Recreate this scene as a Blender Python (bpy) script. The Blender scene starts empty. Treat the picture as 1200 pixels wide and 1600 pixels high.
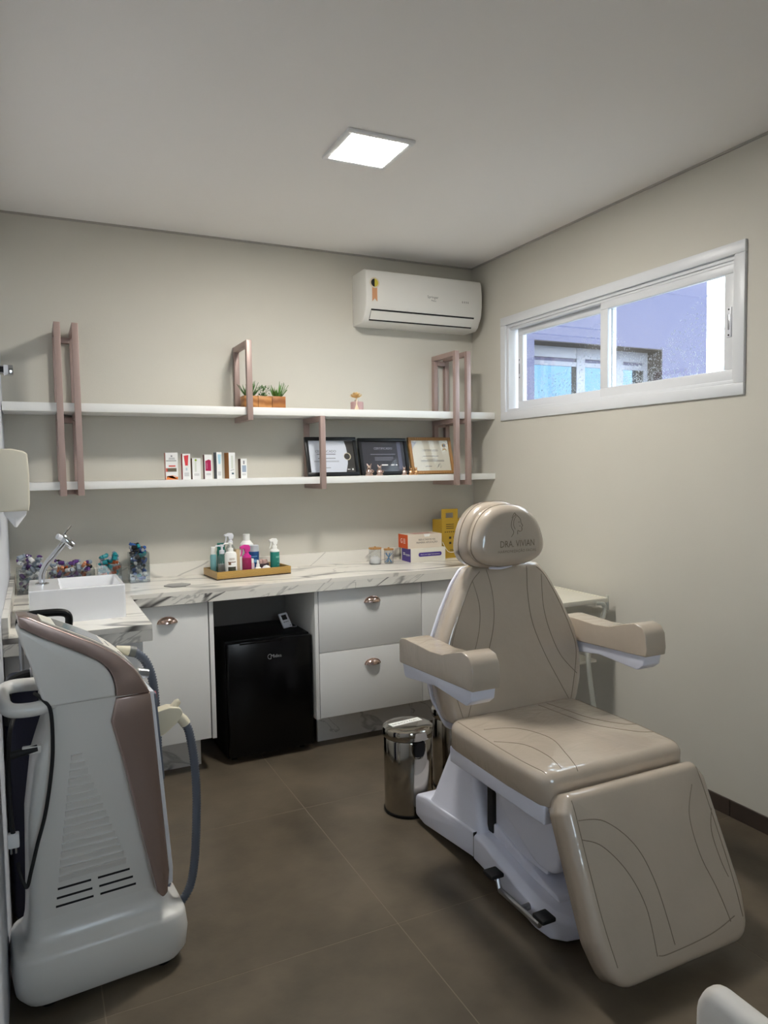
import bpy, bmesh, math, random
from mathutils import Vector, Matrix
from mathutils.bvhtree import BVHTree

random.seed(7)
PI = math.pi
scene = bpy.context.scene
COL = scene.collection

# ------------------------------------------------------------------ camera
CAM_H = 1.4633
yaw, pitch, roll = math.radians(25.796), math.radians(3.564), math.radians(-0.857)
FPX = 1133.4
right = Vector((math.cos(yaw), -math.sin(yaw), 0))
fwd = Vector((math.sin(yaw) * math.cos(pitch), math.cos(yaw) * math.cos(pitch), -math.sin(pitch)))
up = right.cross(fwd)
r2 = math.cos(roll) * right + math.sin(roll) * up
u2 = -math.sin(roll) * right + math.cos(roll) * up
cd = bpy.data.cameras.new('camera')
cam = bpy.data.objects.new('camera', cd)
COL.objects.link(cam)
cam.matrix_world = Matrix(((r2.x, u2.x, -fwd.x, 0), (r2.y, u2.y, -fwd.y, 0), (r2.z, u2.z, -fwd.z, CAM_H), (0, 0, 0, 1)))
cd.sensor_fit = 'VERTICAL'
cd.sensor_height = 36.0
cd.lens = FPX / 1600 * 36.0
cd.clip_start = 0.02
scene.camera = cam

# ------------------------------------------------------------------ world, exposure
LED_STRENGTH = 195.0
SKY_STRENGTH = 7.0
scene.view_settings.view_transform = 'Standard'
scene.view_settings.look = 'None'
scene.view_settings.gamma = 1.0
scene.view_settings.use_curve_mapping = False
scene.view_settings.exposure = 0.0
world = bpy.data.worlds.new('overcast_sky')
scene.world = world
world.use_nodes = True
wn, wl = world.node_tree.nodes, world.node_tree.links
wn.clear()
w_out = wn.new('ShaderNodeOutputWorld')
w_bg = wn.new('ShaderNodeBackground')
w_tc = wn.new('ShaderNodeTexCoord')
w_no = wn.new('ShaderNodeTexNoise')
w_no.inputs['Scale'].default_value = 5.0
w_no.inputs['Detail'].default_value = 4.0
w_ra = wn.new('ShaderNodeValToRGB')
w_ra.color_ramp.elements[0].position = 0.40
w_ra.color_ramp.elements[0].color = (0.60, 0.79, 0.94, 1)
w_ra.color_ramp.elements[1].position = 0.58
w_ra.color_ramp.elements[1].color = (0.97, 0.98, 1.0, 1)
wl.new(w_tc.outputs['Generated'], w_no.inputs['Vector'])
wl.new(w_no.outputs['Fac'], w_ra.inputs['Fac'])
wl.new(w_ra.outputs['Color'], w_bg.inputs['Color'])
w_bg.inputs['Strength'].default_value = SKY_STRENGTH
wl.new(w_bg.outputs['Background'], w_out.inputs['Surface'])

# ------------------------------------------------------------------ materials
def lin(c):
    c = c / 255.0
    return c / 12.92 if c <= 0.04045 else ((c + 0.055) / 1.055) ** 2.4

def rgb(r, g, b):
    return (lin(r), lin(g), lin(b), 1)

def nmat(name):
    m = bpy.data.materials.new(name)
    m.use_nodes = True
    nt = m.node_tree
    return m, nt, nt.nodes['Principled BSDF']

def mat(name, c, rough=0.5, metal=0.0, spec=0.5, coat=0.0, coat_rough=0.05, var=0.0, scale=8.0, bump=0.0, bscale=200.0,
        trans=0.0, ior=1.45, emit=None, estr=0.0, aniso=0.0):
    m, nt, p = nmat(name)
    p.inputs['Base Color'].default_value = c
    p.inputs['Roughness'].default_value = rough
    p.inputs['Metallic'].default_value = metal
    p.inputs['Specular IOR Level'].default_value = spec
    p.inputs['Coat Weight'].default_value = coat
    p.inputs['Coat Roughness'].default_value = coat_rough
    p.inputs['Transmission Weight'].default_value = trans
    p.inputs['IOR'].default_value = ior
    p.inputs['Anisotropic'].default_value = aniso
    if emit:
        p.inputs['Emission Color'].default_value = emit
        p.inputs['Emission Strength'].default_value = estr
    tc = nt.nodes.new('ShaderNodeTexCoord')
    if var > 0:
        n = nt.nodes.new('ShaderNodeTexNoise')
        n.inputs['Scale'].default_value = scale
        n.inputs['Detail'].default_value = 5
        nt.links.new(tc.outputs['Object'], n.inputs['Vector'])
        r = nt.nodes.new('ShaderNodeValToRGB')
        r.color_ramp.elements[0].position = 0.3
        r.color_ramp.elements[1].position = 0.7
        r.color_ramp.elements[0].color = tuple(x * (1 - var) for x in c[:3]) + (1,)
        r.color_ramp.elements[1].color = tuple(min(1, x * (1 + var)) for x in c[:3]) + (1,)
        nt.links.new(n.outputs['Fac'], r.inputs['Fac'])
        nt.links.new(r.outputs['Color'], p.inputs['Base Color'])
    if bump > 0:
        n2 = nt.nodes.new('ShaderNodeTexNoise')
        n2.inputs['Scale'].default_value = bscale
        n2.inputs['Detail'].default_value = 3
        nt.links.new(tc.outputs['Object'], n2.inputs['Vector'])
        b = nt.nodes.new('ShaderNodeBump')
        b.inputs['Strength'].default_value = bump
        b.inputs['Distance'].default_value = 0.01
        nt.links.new(n2.outputs['Fac'], b.inputs['Height'])
        nt.links.new(b.outputs['Normal'], p.inputs['Normal'])
    return m

def marble(name, base, vein, rot, stretch=(0.55, 2.4, 2.4), scale=1.5, seed=0.0, dens=1.0):
    """veins = thin ridges of stretched noise, a bold sparse layer and a fine faint one"""
    m, nt, p = nmat(name)
    L = nt.links
    tc = nt.nodes.new('ShaderNodeTexCoord')
    mr = nt.nodes.new('ShaderNodeMapping')
    mr.inputs['Rotation'].default_value = rot
    mr.inputs['Location'].default_value = (seed, seed * 0.7, seed * 0.3)
    L.new(tc.outputs['Object'], mr.inputs['Vector'])
    ms = nt.nodes.new('ShaderNodeMapping')
    ms.inputs['Scale'].default_value = stretch
    L.new(mr.outputs['Vector'], ms.inputs['Vector'])
    def ridge(sc, width, dist, off):
        mo = nt.nodes.new('ShaderNodeMapping')
        mo.inputs['Location'].default_value = (off, off, off)
        L.new(ms.outputs['Vector'], mo.inputs['Vector'])
        n = nt.nodes.new('ShaderNodeTexNoise')
        n.inputs['Scale'].default_value = sc
        n.inputs['Detail'].default_value = 4
        n.inputs['Roughness'].default_value = 0.45
        n.inputs['Distortion'].default_value = dist
        L.new(mo.outputs['Vector'], n.inputs['Vector'])
        s1 = nt.nodes.new('ShaderNodeMath'); s1.operation = 'SUBTRACT'; s1.inputs[1].default_value = 0.5
        L.new(n.outputs['Fac'], s1.inputs[0])
        s2 = nt.nodes.new('ShaderNodeMath'); s2.operation = 'ABSOLUTE'
        L.new(s1.outputs[0], s2.inputs[0])
        mr_ = nt.nodes.new('ShaderNodeMapRange')
        mr_.interpolation_type = 'SMOOTHSTEP'
        mr_.inputs['From Min'].default_value = 0.0
        mr_.inputs['From Max'].default_value = width
        mr_.inputs['To Min'].default_value = 1.0
        mr_.inputs['To Max'].default_value = 0.0
        L.new(s2.outputs[0], mr_.inputs['Value'])
        return mr_.outputs['Result']
    bold = ridge(scale, 0.030, 0.6, 3.1)
    fine = ridge(scale * 1.7, 0.016, 0.9, 9.7)
    mk = nt.nodes.new('ShaderNodeTexNoise')
    mk.inputs['Scale'].default_value = scale * 0.9
    L.new(ms.outputs['Vector'], mk.inputs['Vector'])
    mm = nt.nodes.new('ShaderNodeMapRange')
    mm.inputs['From Min'].default_value = 0.38
    mm.inputs['From Max'].default_value = 0.52
    mm.inputs['To Max'].default_value = dens
    L.new(mk.outputs['Fac'], mm.inputs['Value'])
    mu = nt.nodes.new('ShaderNodeMath'); mu.operation = 'MULTIPLY'
    L.new(bold, mu.inputs[0]); L.new(mm.outputs['Result'], mu.inputs[1])
    mf = nt.nodes.new('ShaderNodeMath'); mf.operation = 'MULTIPLY'; mf.inputs[1].default_value = 0.40
    L.new(fine, mf.inputs[0])
    mx_ = nt.nodes.new('ShaderNodeMath'); mx_.operation = 'MAXIMUM'
    L.new(mu.outputs[0], mx_.inputs[0]); L.new(mf.outputs[0], mx_.inputs[1])
    mix = nt.nodes.new('ShaderNodeMixRGB')
    mix.inputs['Color1'].default_value = base
    mix.inputs['Color2'].default_value = vein
    L.new(mx_.outputs[0], mix.inputs['Fac'])
    L.new(mix.outputs['Color'], p.inputs['Base Color'])
    p.inputs['Roughness'].default_value = 0.28
    return m

def wood(name, c1, c2, scale=14, axis='Z', rough=0.45):
    m, nt, p = nmat(name)
    L = nt.links
    tc = nt.nodes.new('ShaderNodeTexCoord')
    w = nt.nodes.new('ShaderNodeTexWave')
    w.bands_direction = axis
    w.inputs['Scale'].default_value = scale
    w.inputs['Distortion'].default_value = 6
    w.inputs['Detail'].default_value = 4
    L.new(tc.outputs['Object'], w.inputs['Vector'])
    r = nt.nodes.new('ShaderNodeValToRGB')
    r.color_ramp.elements[0].color = c1
    r.color_ramp.elements[1].color = c2
    L.new(w.outputs['Fac'], r.inputs['Fac'])
    L.new(r.outputs['Color'], p.inputs['Base Color'])
    p.inputs['Roughness'].default_value = rough
    return m

def clear(name, tint, gloss=0.08, rough=0.02, edge=0.6):
    """thin clear sheet: mostly see-through, a little mirror-like by angle"""
    m = bpy.data.materials.new(name)
    m.use_nodes = True
    nt = m.node_tree
    nt.nodes.clear()
    o = nt.nodes.new('ShaderNodeOutputMaterial')
    t = nt.nodes.new('ShaderNodeBsdfTransparent')
    t.inputs['Color'].default_value = tint
    g = nt.nodes.new('ShaderNodeBsdfGlossy')
    g.inputs['Roughness'].default_value = rough
    lw = nt.nodes.new('ShaderNodeLayerWeight')
    lw.inputs['Blend'].default_value = 0.25
    ma = nt.nodes.new('ShaderNodeMath')
    ma.operation = 'MULTIPLY_ADD'
    ma.inputs[1].default_value = edge
    ma.inputs[2].default_value = gloss
    nt.links.new(lw.outputs['Facing'], ma.inputs[0])
    mx = nt.nodes.new('ShaderNodeMixShader')
    ma.use_clamp = True
    nt.links.new(ma.outputs[0], mx.inputs[0])
    nt.links.new(t.outputs[0], mx.inputs[1])
    nt.links.new(g.outputs[0], mx.inputs[2])
    nt.links.new(mx.outputs[0], o.inputs['Surface'])
    return m

M = {}
M['wall'] = mat('wall_paint', rgb(207, 203, 192), 0.6, spec=0.3, var=0.015, scale=3, bump=0.06, bscale=260)
M['wall_left'] = mat('left_wall_paint', rgb(214, 217, 224), 0.6, spec=0.3, bump=0.05, bscale=260)
M['ceiling'] = mat('ceiling_paint', rgb(246, 243, 240), 0.8, spec=0.2, bump=0.03, bscale=200)
M['ceil_gap'] = mat('gap_shade_grey', rgb(176, 172, 164), 0.8)  # grey that stands for the shade in the ceiling gap
M['tile'] = mat('floor_tile', rgb(97, 87, 73), 0.40, spec=0.45, var=0.30, scale=4.0, bump=0.05, bscale=60)
M['grout'] = mat('grout', rgb(132, 121, 106), 0.8)
M['skirting'] = mat('skirting_tile', rgb(64, 54, 48), 0.45, var=0.1)
M['cab'] = mat('white_laminate', rgb(226, 226, 224), 0.45, bump=0.02, bscale=300)
M['cab_edge'] = mat('laminate_edge', rgb(216, 216, 212), 0.5)
M['marble'] = marble('marble_top', rgb(236, 232, 223), rgb(104, 100, 96), (0.0, 0.25, 0.22), (0.5, 2.6, 2.6), 1.0)
M['marble_apron'] = marble('marble_front', rgb(228, 225, 217), rgb(78, 76, 74), (0.0, 0.55, 0.0), (0.9, 1.0, 4.0), 1.35, 1.3)
M['marble_dark'] = marble('marble_plinth', rgb(204, 202, 198), rgb(46, 44, 44), (0.0, -0.5, 0.3), (1.0, 1.6, 2.4), 1.5, 4.0, 1.0)
M['shelf'] = mat('shelf_white', rgb(235, 235, 232), 0.4)
M['rose'] = mat('rose_bracket', rgb(168, 146, 139), 0.4, metal=0.2, bump=0.02)
M['copper'] = mat('copper', rgb(206, 180, 168), 0.14, metal=1.0)
M['gold'] = mat('gold', rgb(220, 176, 130), 0.2, metal=1.0)
M['chrome'] = mat('chrome', rgb(205, 207, 210), 0.07, metal=1.0)
M['steel'] = mat('polished_steel', rgb(165, 160, 152), 0.09, metal=1.0)
M['satin'] = mat('satin_steel', rgb(170, 172, 176), 0.3, metal=1.0)
M['black'] = mat('black_plastic', rgb(8, 8, 9), 0.45, spec=0.3)
M['black_gloss'] = mat('black_gloss', rgb(5, 5, 6), 0.2, spec=0.3)
M['rubber'] = mat('rubber', rgb(22, 22, 24), 0.6, bump=0.1, bscale=400)
M['white_plastic'] = mat('white_plastic', rgb(228, 230, 236), 0.3)
M['chair_white'] = mat('chair_white_plastic', rgb(230, 232, 246), 0.28, coat=0.2)
M['leather'] = mat('beige_leather', rgb(190, 176, 159), 0.36, coat=1.0, coat_rough=0.03, var=0.05, scale=6, bump=0.05, bscale=45)
def wrinkle_coat(m):
    nt = m.node_tree
    p = nt.nodes['Principled BSDF']
    tc = nt.nodes.new('ShaderNodeTexCoord')
    mp = nt.nodes.new('ShaderNodeMapping')
    mp.inputs['Scale'].default_value = (1.0, 1.6, 1.0)
    n = nt.nodes.new('ShaderNodeTexNoise')
    n.inputs['Scale'].default_value = 7.0
    n.inputs['Detail'].default_value = 3.0
    n.inputs['Distortion'].default_value = 1.2
    b = nt.nodes.new('ShaderNodeBump')
    b.inputs['Strength'].default_value = 0.30
    b.inputs['Distance'].default_value = 0.015
    nt.links.new(tc.outputs['Object'], mp.inputs['Vector'])
    nt.links.new(mp.outputs['Vector'], n.inputs['Vector'])
    nt.links.new(n.outputs['Fac'], b.inputs['Height'])
    nt.links.new(b.outputs['Normal'], p.inputs['Coat Normal'])
    p.inputs['Coat IOR'].default_value = 1.75
wrinkle_coat(M['leather'])
M['seam'] = mat('seam_thread', rgb(136, 124, 108), 0.6)
M['emb'] = mat('embroidery', rgb(118, 106, 88), 0.6)
M['pearl'] = mat('pearl_plastic', rgb(222, 220, 215), 0.30, coat=0.4, coat_rough=0.12)
M['rosegold'] = mat('rosegold_lacquer', rgb(168, 147, 139), 0.27, metal=0.65, coat=0.4, coat_rough=0.1)
M['cream'] = mat('cream_plastic', rgb(228, 220, 196), 0.4)
M['panelwhite'] = mat('panel_cream', rgb(232, 228, 216), 0.35)
M['screen'] = mat('screen_glass', rgb(130, 132, 132), 0.08, spec=0.6)
M['hose'] = mat('hose_grey', rgb(96, 102, 114), 0.45)
M['navy'] = mat('navy_shell', rgb(12, 16, 44), 0.45, bump=0.1, bscale=120)
M['ac'] = mat('ac_plastic', rgb(226, 224, 218), 0.35)
M['darkslot'] = mat('dark_slot', rgb(18, 18, 20), 0.6)
M['alu'] = mat('white_aluminium', rgb(225, 227, 230), 0.35)
M['glass'] = clear('window_glass', (0.93, 0.96, 0.98, 1), 0.04)
M['acrylic'] = clear('clear_acrylic', (0.90, 0.92, 0.92, 1), 0.10)
M['picglass'] = clear('picture_glass', (1, 1, 1, 1), 0.02, 0.05, 0.08)
M['drop'] = mat('rain_drop', rgb(240, 244, 250), 0.1, trans=0.3)
M['lavender'] = mat('lavender_render', rgb(98, 98, 124), 0.8, bump=0.1, bscale=90)
M['brown'] = mat('brown_reveal', rgb(52, 44, 42), 0.7)
M['outpane'] = mat('outside_pane', rgb(98, 122, 142), 0.03, metal=0.85)
M['ceramic'] = mat('ceramic', rgb(238, 239, 242), 0.1, coat=0.3)
M['dispenser'] = mat('dispenser_beige', rgb(214, 208, 190), 0.35)
M['paper'] = mat('paper', rgb(240, 240, 242), 0.8, bump=0.1, bscale=60)
M['plant'] = mat('leaf_green', rgb(92, 138, 62), 0.5, var=0.3, scale=30)
M['plant_dark'] = mat('leaf_dark', rgb(74, 112, 56), 0.5, var=0.3, scale=30)
M['wood'] = wood('planter_wood', rgb(150, 94, 44), rgb(196, 138, 78), 9, 'Z')
M['wood_b'] = wood('planter_wood_dark', rgb(134, 80, 38), rgb(172, 112, 58), 7, 'Z')
M['tray'] = wood('gold_tray', rgb(160, 124, 60), rgb(196, 160, 92), 60, 'Z', 0.35)
M['tray_in'] = mat('tray_inside', rgb(58, 42, 28), 0.6)
M['oak'] = wood('oak_frame', rgb(156, 112, 62), rgb(178, 134, 82), 24, 'X')
M['framebl'] = mat('black_frame', rgb(10, 11, 14), 0.4)
M['pinkjar'] = mat('pink_ceramic', rgb(186, 152, 150), 0.4)
M['flower'] = mat('dried_flower', rgb(240, 206, 144), 0.7)
M['whitepaint'] = mat('white_paint', rgb(240, 240, 240), 0.4)
M['matwhite'] = mat('matte_white', rgb(244, 244, 240), 0.6)
M['upholst'] = mat('white_upholstery', rgb(238, 231, 221), 0.5, bump=0.05, bscale=80)
def flat(name, r, g, b, rough=0.5):
    if name not in M:
        M[name] = mat(name, rgb(r, g, b), rough)
    return M[name]
M['led'] = mat('led_diffuser', rgb(255, 255, 255), 0.5, emit=(1.0, 0.965, 0.90, 1), estr=LED_STRENGTH)

# ------------------------------------------------------------------ mesh helpers
def V(*a):
    return Vector(a)

def newbm():
    return bmesh.new()

def add_box(bm, a, b, bevel=0.0, seg=2, mi=0, rz=0.0, piv=None):
    a, b = Vector(a), Vector(b)
    t = newbm()
    bmesh.ops.create_cube(t, size=1.0)
    s, c = b - a, (a + b) / 2
    for v in t.verts:
        v.co = Vector((v.co.x * s.x, v.co.y * s.y, v.co.z * s.z)) + c
    if bevel > 0:
        bmesh.ops.bevel(t, geom=list(t.edges), offset=min(bevel, 0.49 * min(abs(x) for x in s)), segments=seg, profile=0.5, affect='EDGES')
    if rz:
        pv = piv if piv is not None else c
        bmesh.ops.rotate(t, verts=t.verts, cent=pv, matrix=Matrix.Rotation(rz, 3, 'Z'))
    merge(bm, t, mi)

def merge(bm, t, mi=0, mtx=None):
    if mtx is not None:
        t.transform(mtx)
    mp = {}
    for v in t.verts:
        mp[v] = bm.verts.new(v.co)
    for f in t.faces:
        try:
            nf = bm.faces.new([mp[v] for v in f.verts])
            nf.material_index = mi if mi >= 0 else f.material_index
        except ValueError:
            pass
    t.free()

def add_rings(bm, rings, cap0=True, cap1=True, mi=0, closed=False):
    rs = [[bm.verts.new(p) for p in ring] for ring in rings]
    n = len(rs[0])
    m = len(rs)
    for i in range(m if closed else m - 1):
        A, B = rs[i], rs[(i + 1) % m]
        for j in range(n):
            k = (j + 1) % n
            f = bm.faces.new((A[j], A[k], B[k], B[j]))
            f.material_index = mi
    if not closed:
        if cap0:
            f = bm.faces.new(list(reversed(rs[0]))); f.material_index = mi
        if cap1:
            f = bm.faces.new(rs[-1]); f.material_index = mi
    return rs

def add_lathe(bm, prof, c=(0, 0, 0), seg=24, mi=0, sx=1.0, sy=1.0):
    """prof: (radius, z) from bottom to top"""
    c = Vector(c)
    rings = []
    for r, z in prof:
        rings.append([c + Vector((max(r, 1e-4) * sx * math.cos(2 * PI * k / seg), max(r, 1e-4) * sy * math.sin(2 * PI * k / seg), z)) for k in range(seg)])
    add_rings(bm, rings, mi=mi)

def smooth_path(pts, n=8):
    pts = [Vector(p) for p in pts]
    out = []
    for i in range(len(pts) - 1):
        p0 = pts[max(i - 1, 0)]; p1 = pts[i]; p2 = pts[i + 1]; p3 = pts[min(i + 2, len(pts) - 1)]
        for k in range(n):
            t = k / n
            out.append(0.5 * ((2 * p1) + (p2 - p0) * t + (2 * p0 - 5 * p1 + 4 * p2 - p3) * t * t + (3 * p1 - p0 - 3 * p2 + p3) * t ** 3))
    out.append(pts[-1])
    return out

def resample(path, step):
    out = [path[0]]
    acc = 0.0
    for a, b in zip(path, path[1:]):
        d = (b - a).length
        if d < 1e-9:
            continue
        t = step - acc
        while t <= d:
            out.append(a + (b - a) * (t / d))
            t += step
        acc = d - (t - step)
    out.append(path[-1])
    return out

def add_tube(bm, path, r, seg=8, mi=0, rfun=None, sx=1.0, closed=False):
    path = [Vector(p) for p in path]
    n = len(path)
    tang = []
    for i in range(n):
        a = path[i - 1] if (i > 0 or closed) else path[i]
        b = path[(i + 1) % n] if (i < n - 1 or closed) else path[i]
        t = (b - a)
        tang.append(t.normalized() if t.length > 1e-9 else Vector((0, 0, 1)))
    ref = Vector((0, 0, 1)) if abs(tang[0].z) < 0.9 else Vector((0, 1, 0))
    nrm = (ref - tang[0] * ref.dot(tang[0])).normalized()
    rings = []
    for i in range(n):
        nrm = (nrm - tang[i] * nrm.dot(tang[i])).normalized()
        bn = tang[i].cross(nrm)
        rr = rfun(i, n) if rfun else r
        rings.append([path[i] + rr * (math.cos(2 * PI * k / seg) * nrm * sx + math.sin(2 * PI * k / seg) * bn) for k in range(seg)])
    add_rings(bm, rings, mi=mi, closed=closed)

def add_cyl(bm, a, b, r, seg=16, mi=0, r2=None):
    a, b = Vector(a), Vector(b)
    rr = r if r2 is None else r2
    add_tube(bm, [a, b], r, seg, mi, rfun=lambda i, n: r if i == 0 else rr)

def rpoly(pts, rad, seg=6, step=0.0):
    """rounded polygon; rad = one radius or one per corner"""
    n = len(pts)
    out = []
    P2 = [Vector((p[0], p[1])) for p in pts]
    for i in range(n):
        p, a, b = P2[i], P2[i - 1], P2[(i + 1) % n]
        r = rad[i] if isinstance(rad, (list, tuple)) else rad
        d1, d2 = (a - p), (b - p)
        l1, l2 = d1.length, d2.length
        d1.normalize(); d2.normalize()
        ang = math.acos(max(-1, min(1, d1.dot(d2))))
        if r <= 0 or ang > PI - 0.02:
            out.append(p.copy())
            continue
        t = min(r / math.tan(ang / 2), 0.49 * l1, 0.49 * l2)
        s, e = p + d1 * t, p + d2 * t
        for k in range(seg + 1):
            u = k / seg
            out.append((1 - u) ** 2 * s + 2 * u * (1 - u) * p + u * u * e)
    if step > 0:
        o2 = []
        for i in range(len(out)):
            a, b = out[i], out[(i + 1) % len(out)]
            m = max(1, int((b - a).length / step))
            for k in range(m):
                o2.append(a + (b - a) * (k / m))
        out = o2
    return out

def area2(o):
    return sum(o[i].x * o[(i + 1) % len(o)].y - o[(i + 1) % len(o)].x * o[i].y for i in range(len(o))) / 2

def inset(o, d):
    n = len(o)
    res = []
    for i in range(n):
        t = (o[(i + 1) % n] - o[i - 1])
        t.normalize()
        nn = Vector((-t.y, t.x))
        res.append(o[i] + nn * d)
    return res

def cushion_bm(outline, t, r, crown=0.008, back_r=0.006, nseg=6):
    """pillow in local x,y with height h: back h=0, face h=t"""
    o = outline if area2(outline) > 0 else list(reversed(outline))
    rings = []
    rings.append([V(p.x, p.y, 0) for p in inset(o, back_r)])
    rings.append([V(p.x, p.y, back_r) for p in o])
    for k in range(nseg + 1):
        a = PI / 2 * k / nseg
        ii = inset(o, r * (1 - math.cos(a)))
        rings.append([V(p.x, p.y, t - r + r * math.sin(a)) for p in ii])
    last = rings[-1]
    c = sum(last, Vector()) / len(last)
    for s in (0.94, 0.82, 0.66, 0.48, 0.3, 0.12):
        rings.append([V(c.x + (p.x - c.x) * s, c.y + (p.y - c.y) * s, t + crown * (1 - s * s)) for p in last])
    bm = newbm()
    add_rings(bm, rings)
    return bm

def prism_bm(poly, t0, t1, frame, bevel=0.0, seg=2):
    """extrude 2D polygon (list of 2-tuples) between depth t0..t1; frame(a,b,t)->Vector"""
    bm = newbm()
    p = [Vector((q[0], q[1])) for q in poly]
    A = [bm.verts.new(frame(q.x, q.y, t0)) for q in p]
    B = [bm.verts.new(frame(q.x, q.y, t1)) for q in p]
    n = len(p)
    bm.faces.new(list(reversed(A)))
    bm.faces.new(B)
    for i in range(n):
        k = (i + 1) % n
        bm.faces.new((A[i], A[k], B[k], B[i]))
    bmesh.ops.recalc_face_normals(bm, faces=bm.faces)
    if bevel > 0:
        eds = [e for e in bm.edges if (e.verts[0] in A) == (e.verts[1] in A)]
        bmesh.ops.bevel(bm, geom=eds, offset=bevel, segments=seg, profile=0.5, affect='EDGES', clamp_overlap=True)
    return bm

ORG = {}

def finish(name, bm, mats, parent=None, loc=None, smooth=True, angle=35):
    bmesh.ops.recalc_face_normals(bm, faces=bm.faces)
    me = bpy.data.meshes.new(name)
    if parent is not None:
        off = ORG[parent]
    else:
        if loc is None:
            xs = [v.co for v in bm.verts]
            mn = Vector((min(p.x for p in xs), min(p.y for p in xs), min(p.z for p in xs)))
            mx = Vector((max(p.x for p in xs), max(p.y for p in xs), max(p.z for p in xs)))
            loc = Vector(((mn.x + mx.x) / 2, (mn.y + mx.y) / 2, mn.z))
        off = Vector(loc)
    bm.transform(Matrix.Translation(-off))
    bm.to_mesh(me)
    bm.free()
    for m in (mats if isinstance(mats, (list, tuple)) else [mats]):
        me.materials.append(m)
    if smooth:
        for p in me.polygons:
            p.use_smooth = True
        me.set_sharp_from_angle(angle=math.radians(angle))
    o = bpy.data.objects.new(name, me)
    COL.objects.link(o)
    if parent is not None:
        o.parent = parent
        ORG[o] = off
    else:
        o.location = off
        ORG[o] = off
    return o

def thing(name, label, cat, loc, group=None):
    o = bpy.data.objects.new(name, None)
    o.empty_display_size = 0.05
    COL.objects.link(o)
    o.location = loc
    ORG[o] = Vector(loc)
    return tag(o, label, cat, group)

def tag(o, label, cat, group=None):
    o['label'] = label
    o['category'] = cat
    if group:
        o['group'] = group
    return o

def struct(name, bm, m, parent=None, label=None, **kw):
    o = finish(name, bm, m, parent, **kw)
    if parent is None:
        o['kind'] = 'structure'
    if label:
        o['label'] = label
    return o

def box(name, a, b, m, parent=None, bevel=0.0, rz=0.0, piv=None, **kw):
    bm = newbm()
    add_box(bm, a, b, bevel, rz=rz, piv=piv)
    return finish(name, bm, m, parent, **kw)

def text_bm(s, size, origin, xd, yd, align='CENTER', spacing=1.0, xscale=1.0):
    cu = bpy.data.curves.new('t', 'FONT')
    cu.body = s
    cu.size = size
    cu.align_x = align
    cu.align_y = 'CENTER'
    cu.space_character = spacing
    cu.resolution_u = 2
    ob = bpy.data.objects.new('t', cu)
    me = bpy.data.meshes.new_from_object(ob)
    bm = newbm()
    bm.from_mesh(me)
    bpy.data.objects.remove(ob)
    bpy.data.curves.remove(cu)
    bpy.data.meshes.remove(me)
    o, xd, yd = Vector(origin), Vector(xd), Vector(yd)
    for v in bm.verts:
        v.co = o + xd * (v.co.x * xscale) + yd * v.co.y
    return bm

def quad_bm(o, xd, yd, rects):
    """flat rectangles (x0,y0,x1,y1) in a plane"""
    bm = newbm()
    o, xd, yd = Vector(o), Vector(xd), Vector(yd)
    for x0, y0, x1, y1 in rects:
        vs = [bm.verts.new(o + xd * a + yd * b) for a, b in ((x0, y0), (x1, y0), (x1, y1), (x0, y1))]
        bm.faces.new(vs)
    return bm

def poly_bm(o, xd, yd, pts):
    bm = newbm()
    o, xd, yd = Vector(o), Vector(xd), Vector(yd)
    bm.faces.new([bm.verts.new(o + xd * p[0] + yd * p[1]) for p in pts])
    return bm

def copy_tree(o, parent=None, dloc=None):
    c = o.copy()
    COL.objects.link(c)
    c.parent = parent
    for ch in [x for x in bpy.data.objects if x.parent == o]:
        copy_tree(ch, c)
    return c

X, Y, Z = V(1, 0, 0), V(0, 1, 0), V(0, 0, 1)

# ================================================================== ROOM SHELL
XL, XR, YB, YF, ZC = -0.1146, 2.5457, 3.944, -0.85, 2.70
T = 0.15
# window hole in right wall
WY0, WY1, WZ0, WZ1 = 2.018, 3.580, 1.770, 2.288

# floor: base slab with separate tiles
bm = newbm(); add_box(bm, (XL - T, YF - T, -0.12), (XR + T, YB + T, -0.0006))
floor = struct('floor', bm, M['grout'])
gx = [XL] + [x for x in (0.118, 0.998, 1.878) if x > XL] + [XR]
gy = [YF, -0.65, 0.235, 1.12, 2.008, 2.896, YB]
gap = 0.0016
for i in range(len(gx) - 1):
    for j in range(len(gy) - 1):
        bm = newbm()
        add_box(bm, (gx[i] + gap, gy[j] + gap, -0.012), (gx[i + 1] - gap, gy[j + 1] - gap, 0.0))
        finish('tile', bm, M['tile'], floor, smooth=False)

bm = newbm(); add_box(bm, (XL - T, YF - T, ZC), (XR + T, YB + T, ZC + 0.12))
struct('ceiling', bm, M['ceiling'], smooth=False)
bm = newbm(); add_box(bm, (XL - T, YB, -0.12), (XR + T, YB + T, ZC))
struct('wall_back', bm, M['wall'], smooth=False)
bm = newbm(); add_box(bm, (XL - T, YF - T, -0.12), (XL, YB, ZC))
struct('wall_left', bm, M['wall_left'], smooth=False)
bm = newbm()
add_box(bm, (XL, YF - T, -0.12), (0.25, YF, ZC))
add_box(bm, (1.25, YF - T, -0.12), (XR, YF, ZC))
add_box(bm, (0.25, YF - T, 2.15), (1.25, YF, ZC))
struct('wall_front', bm, M['wall'], smooth=False)
bm = newbm()
add_box(bm, (XR, YF - T, -0.12), (XR + T, WY0, ZC))
add_box(bm, (XR, WY1, -0.12), (XR + T, YB, ZC))
add_box(bm, (XR, WY0, -0.12), (XR + T, WY1, WZ0))
add_box(bm, (XR, WY0, WZ1), (XR + T, WY1, ZC))
struct('wall_right', bm, M['wall'], smooth=False)
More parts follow.
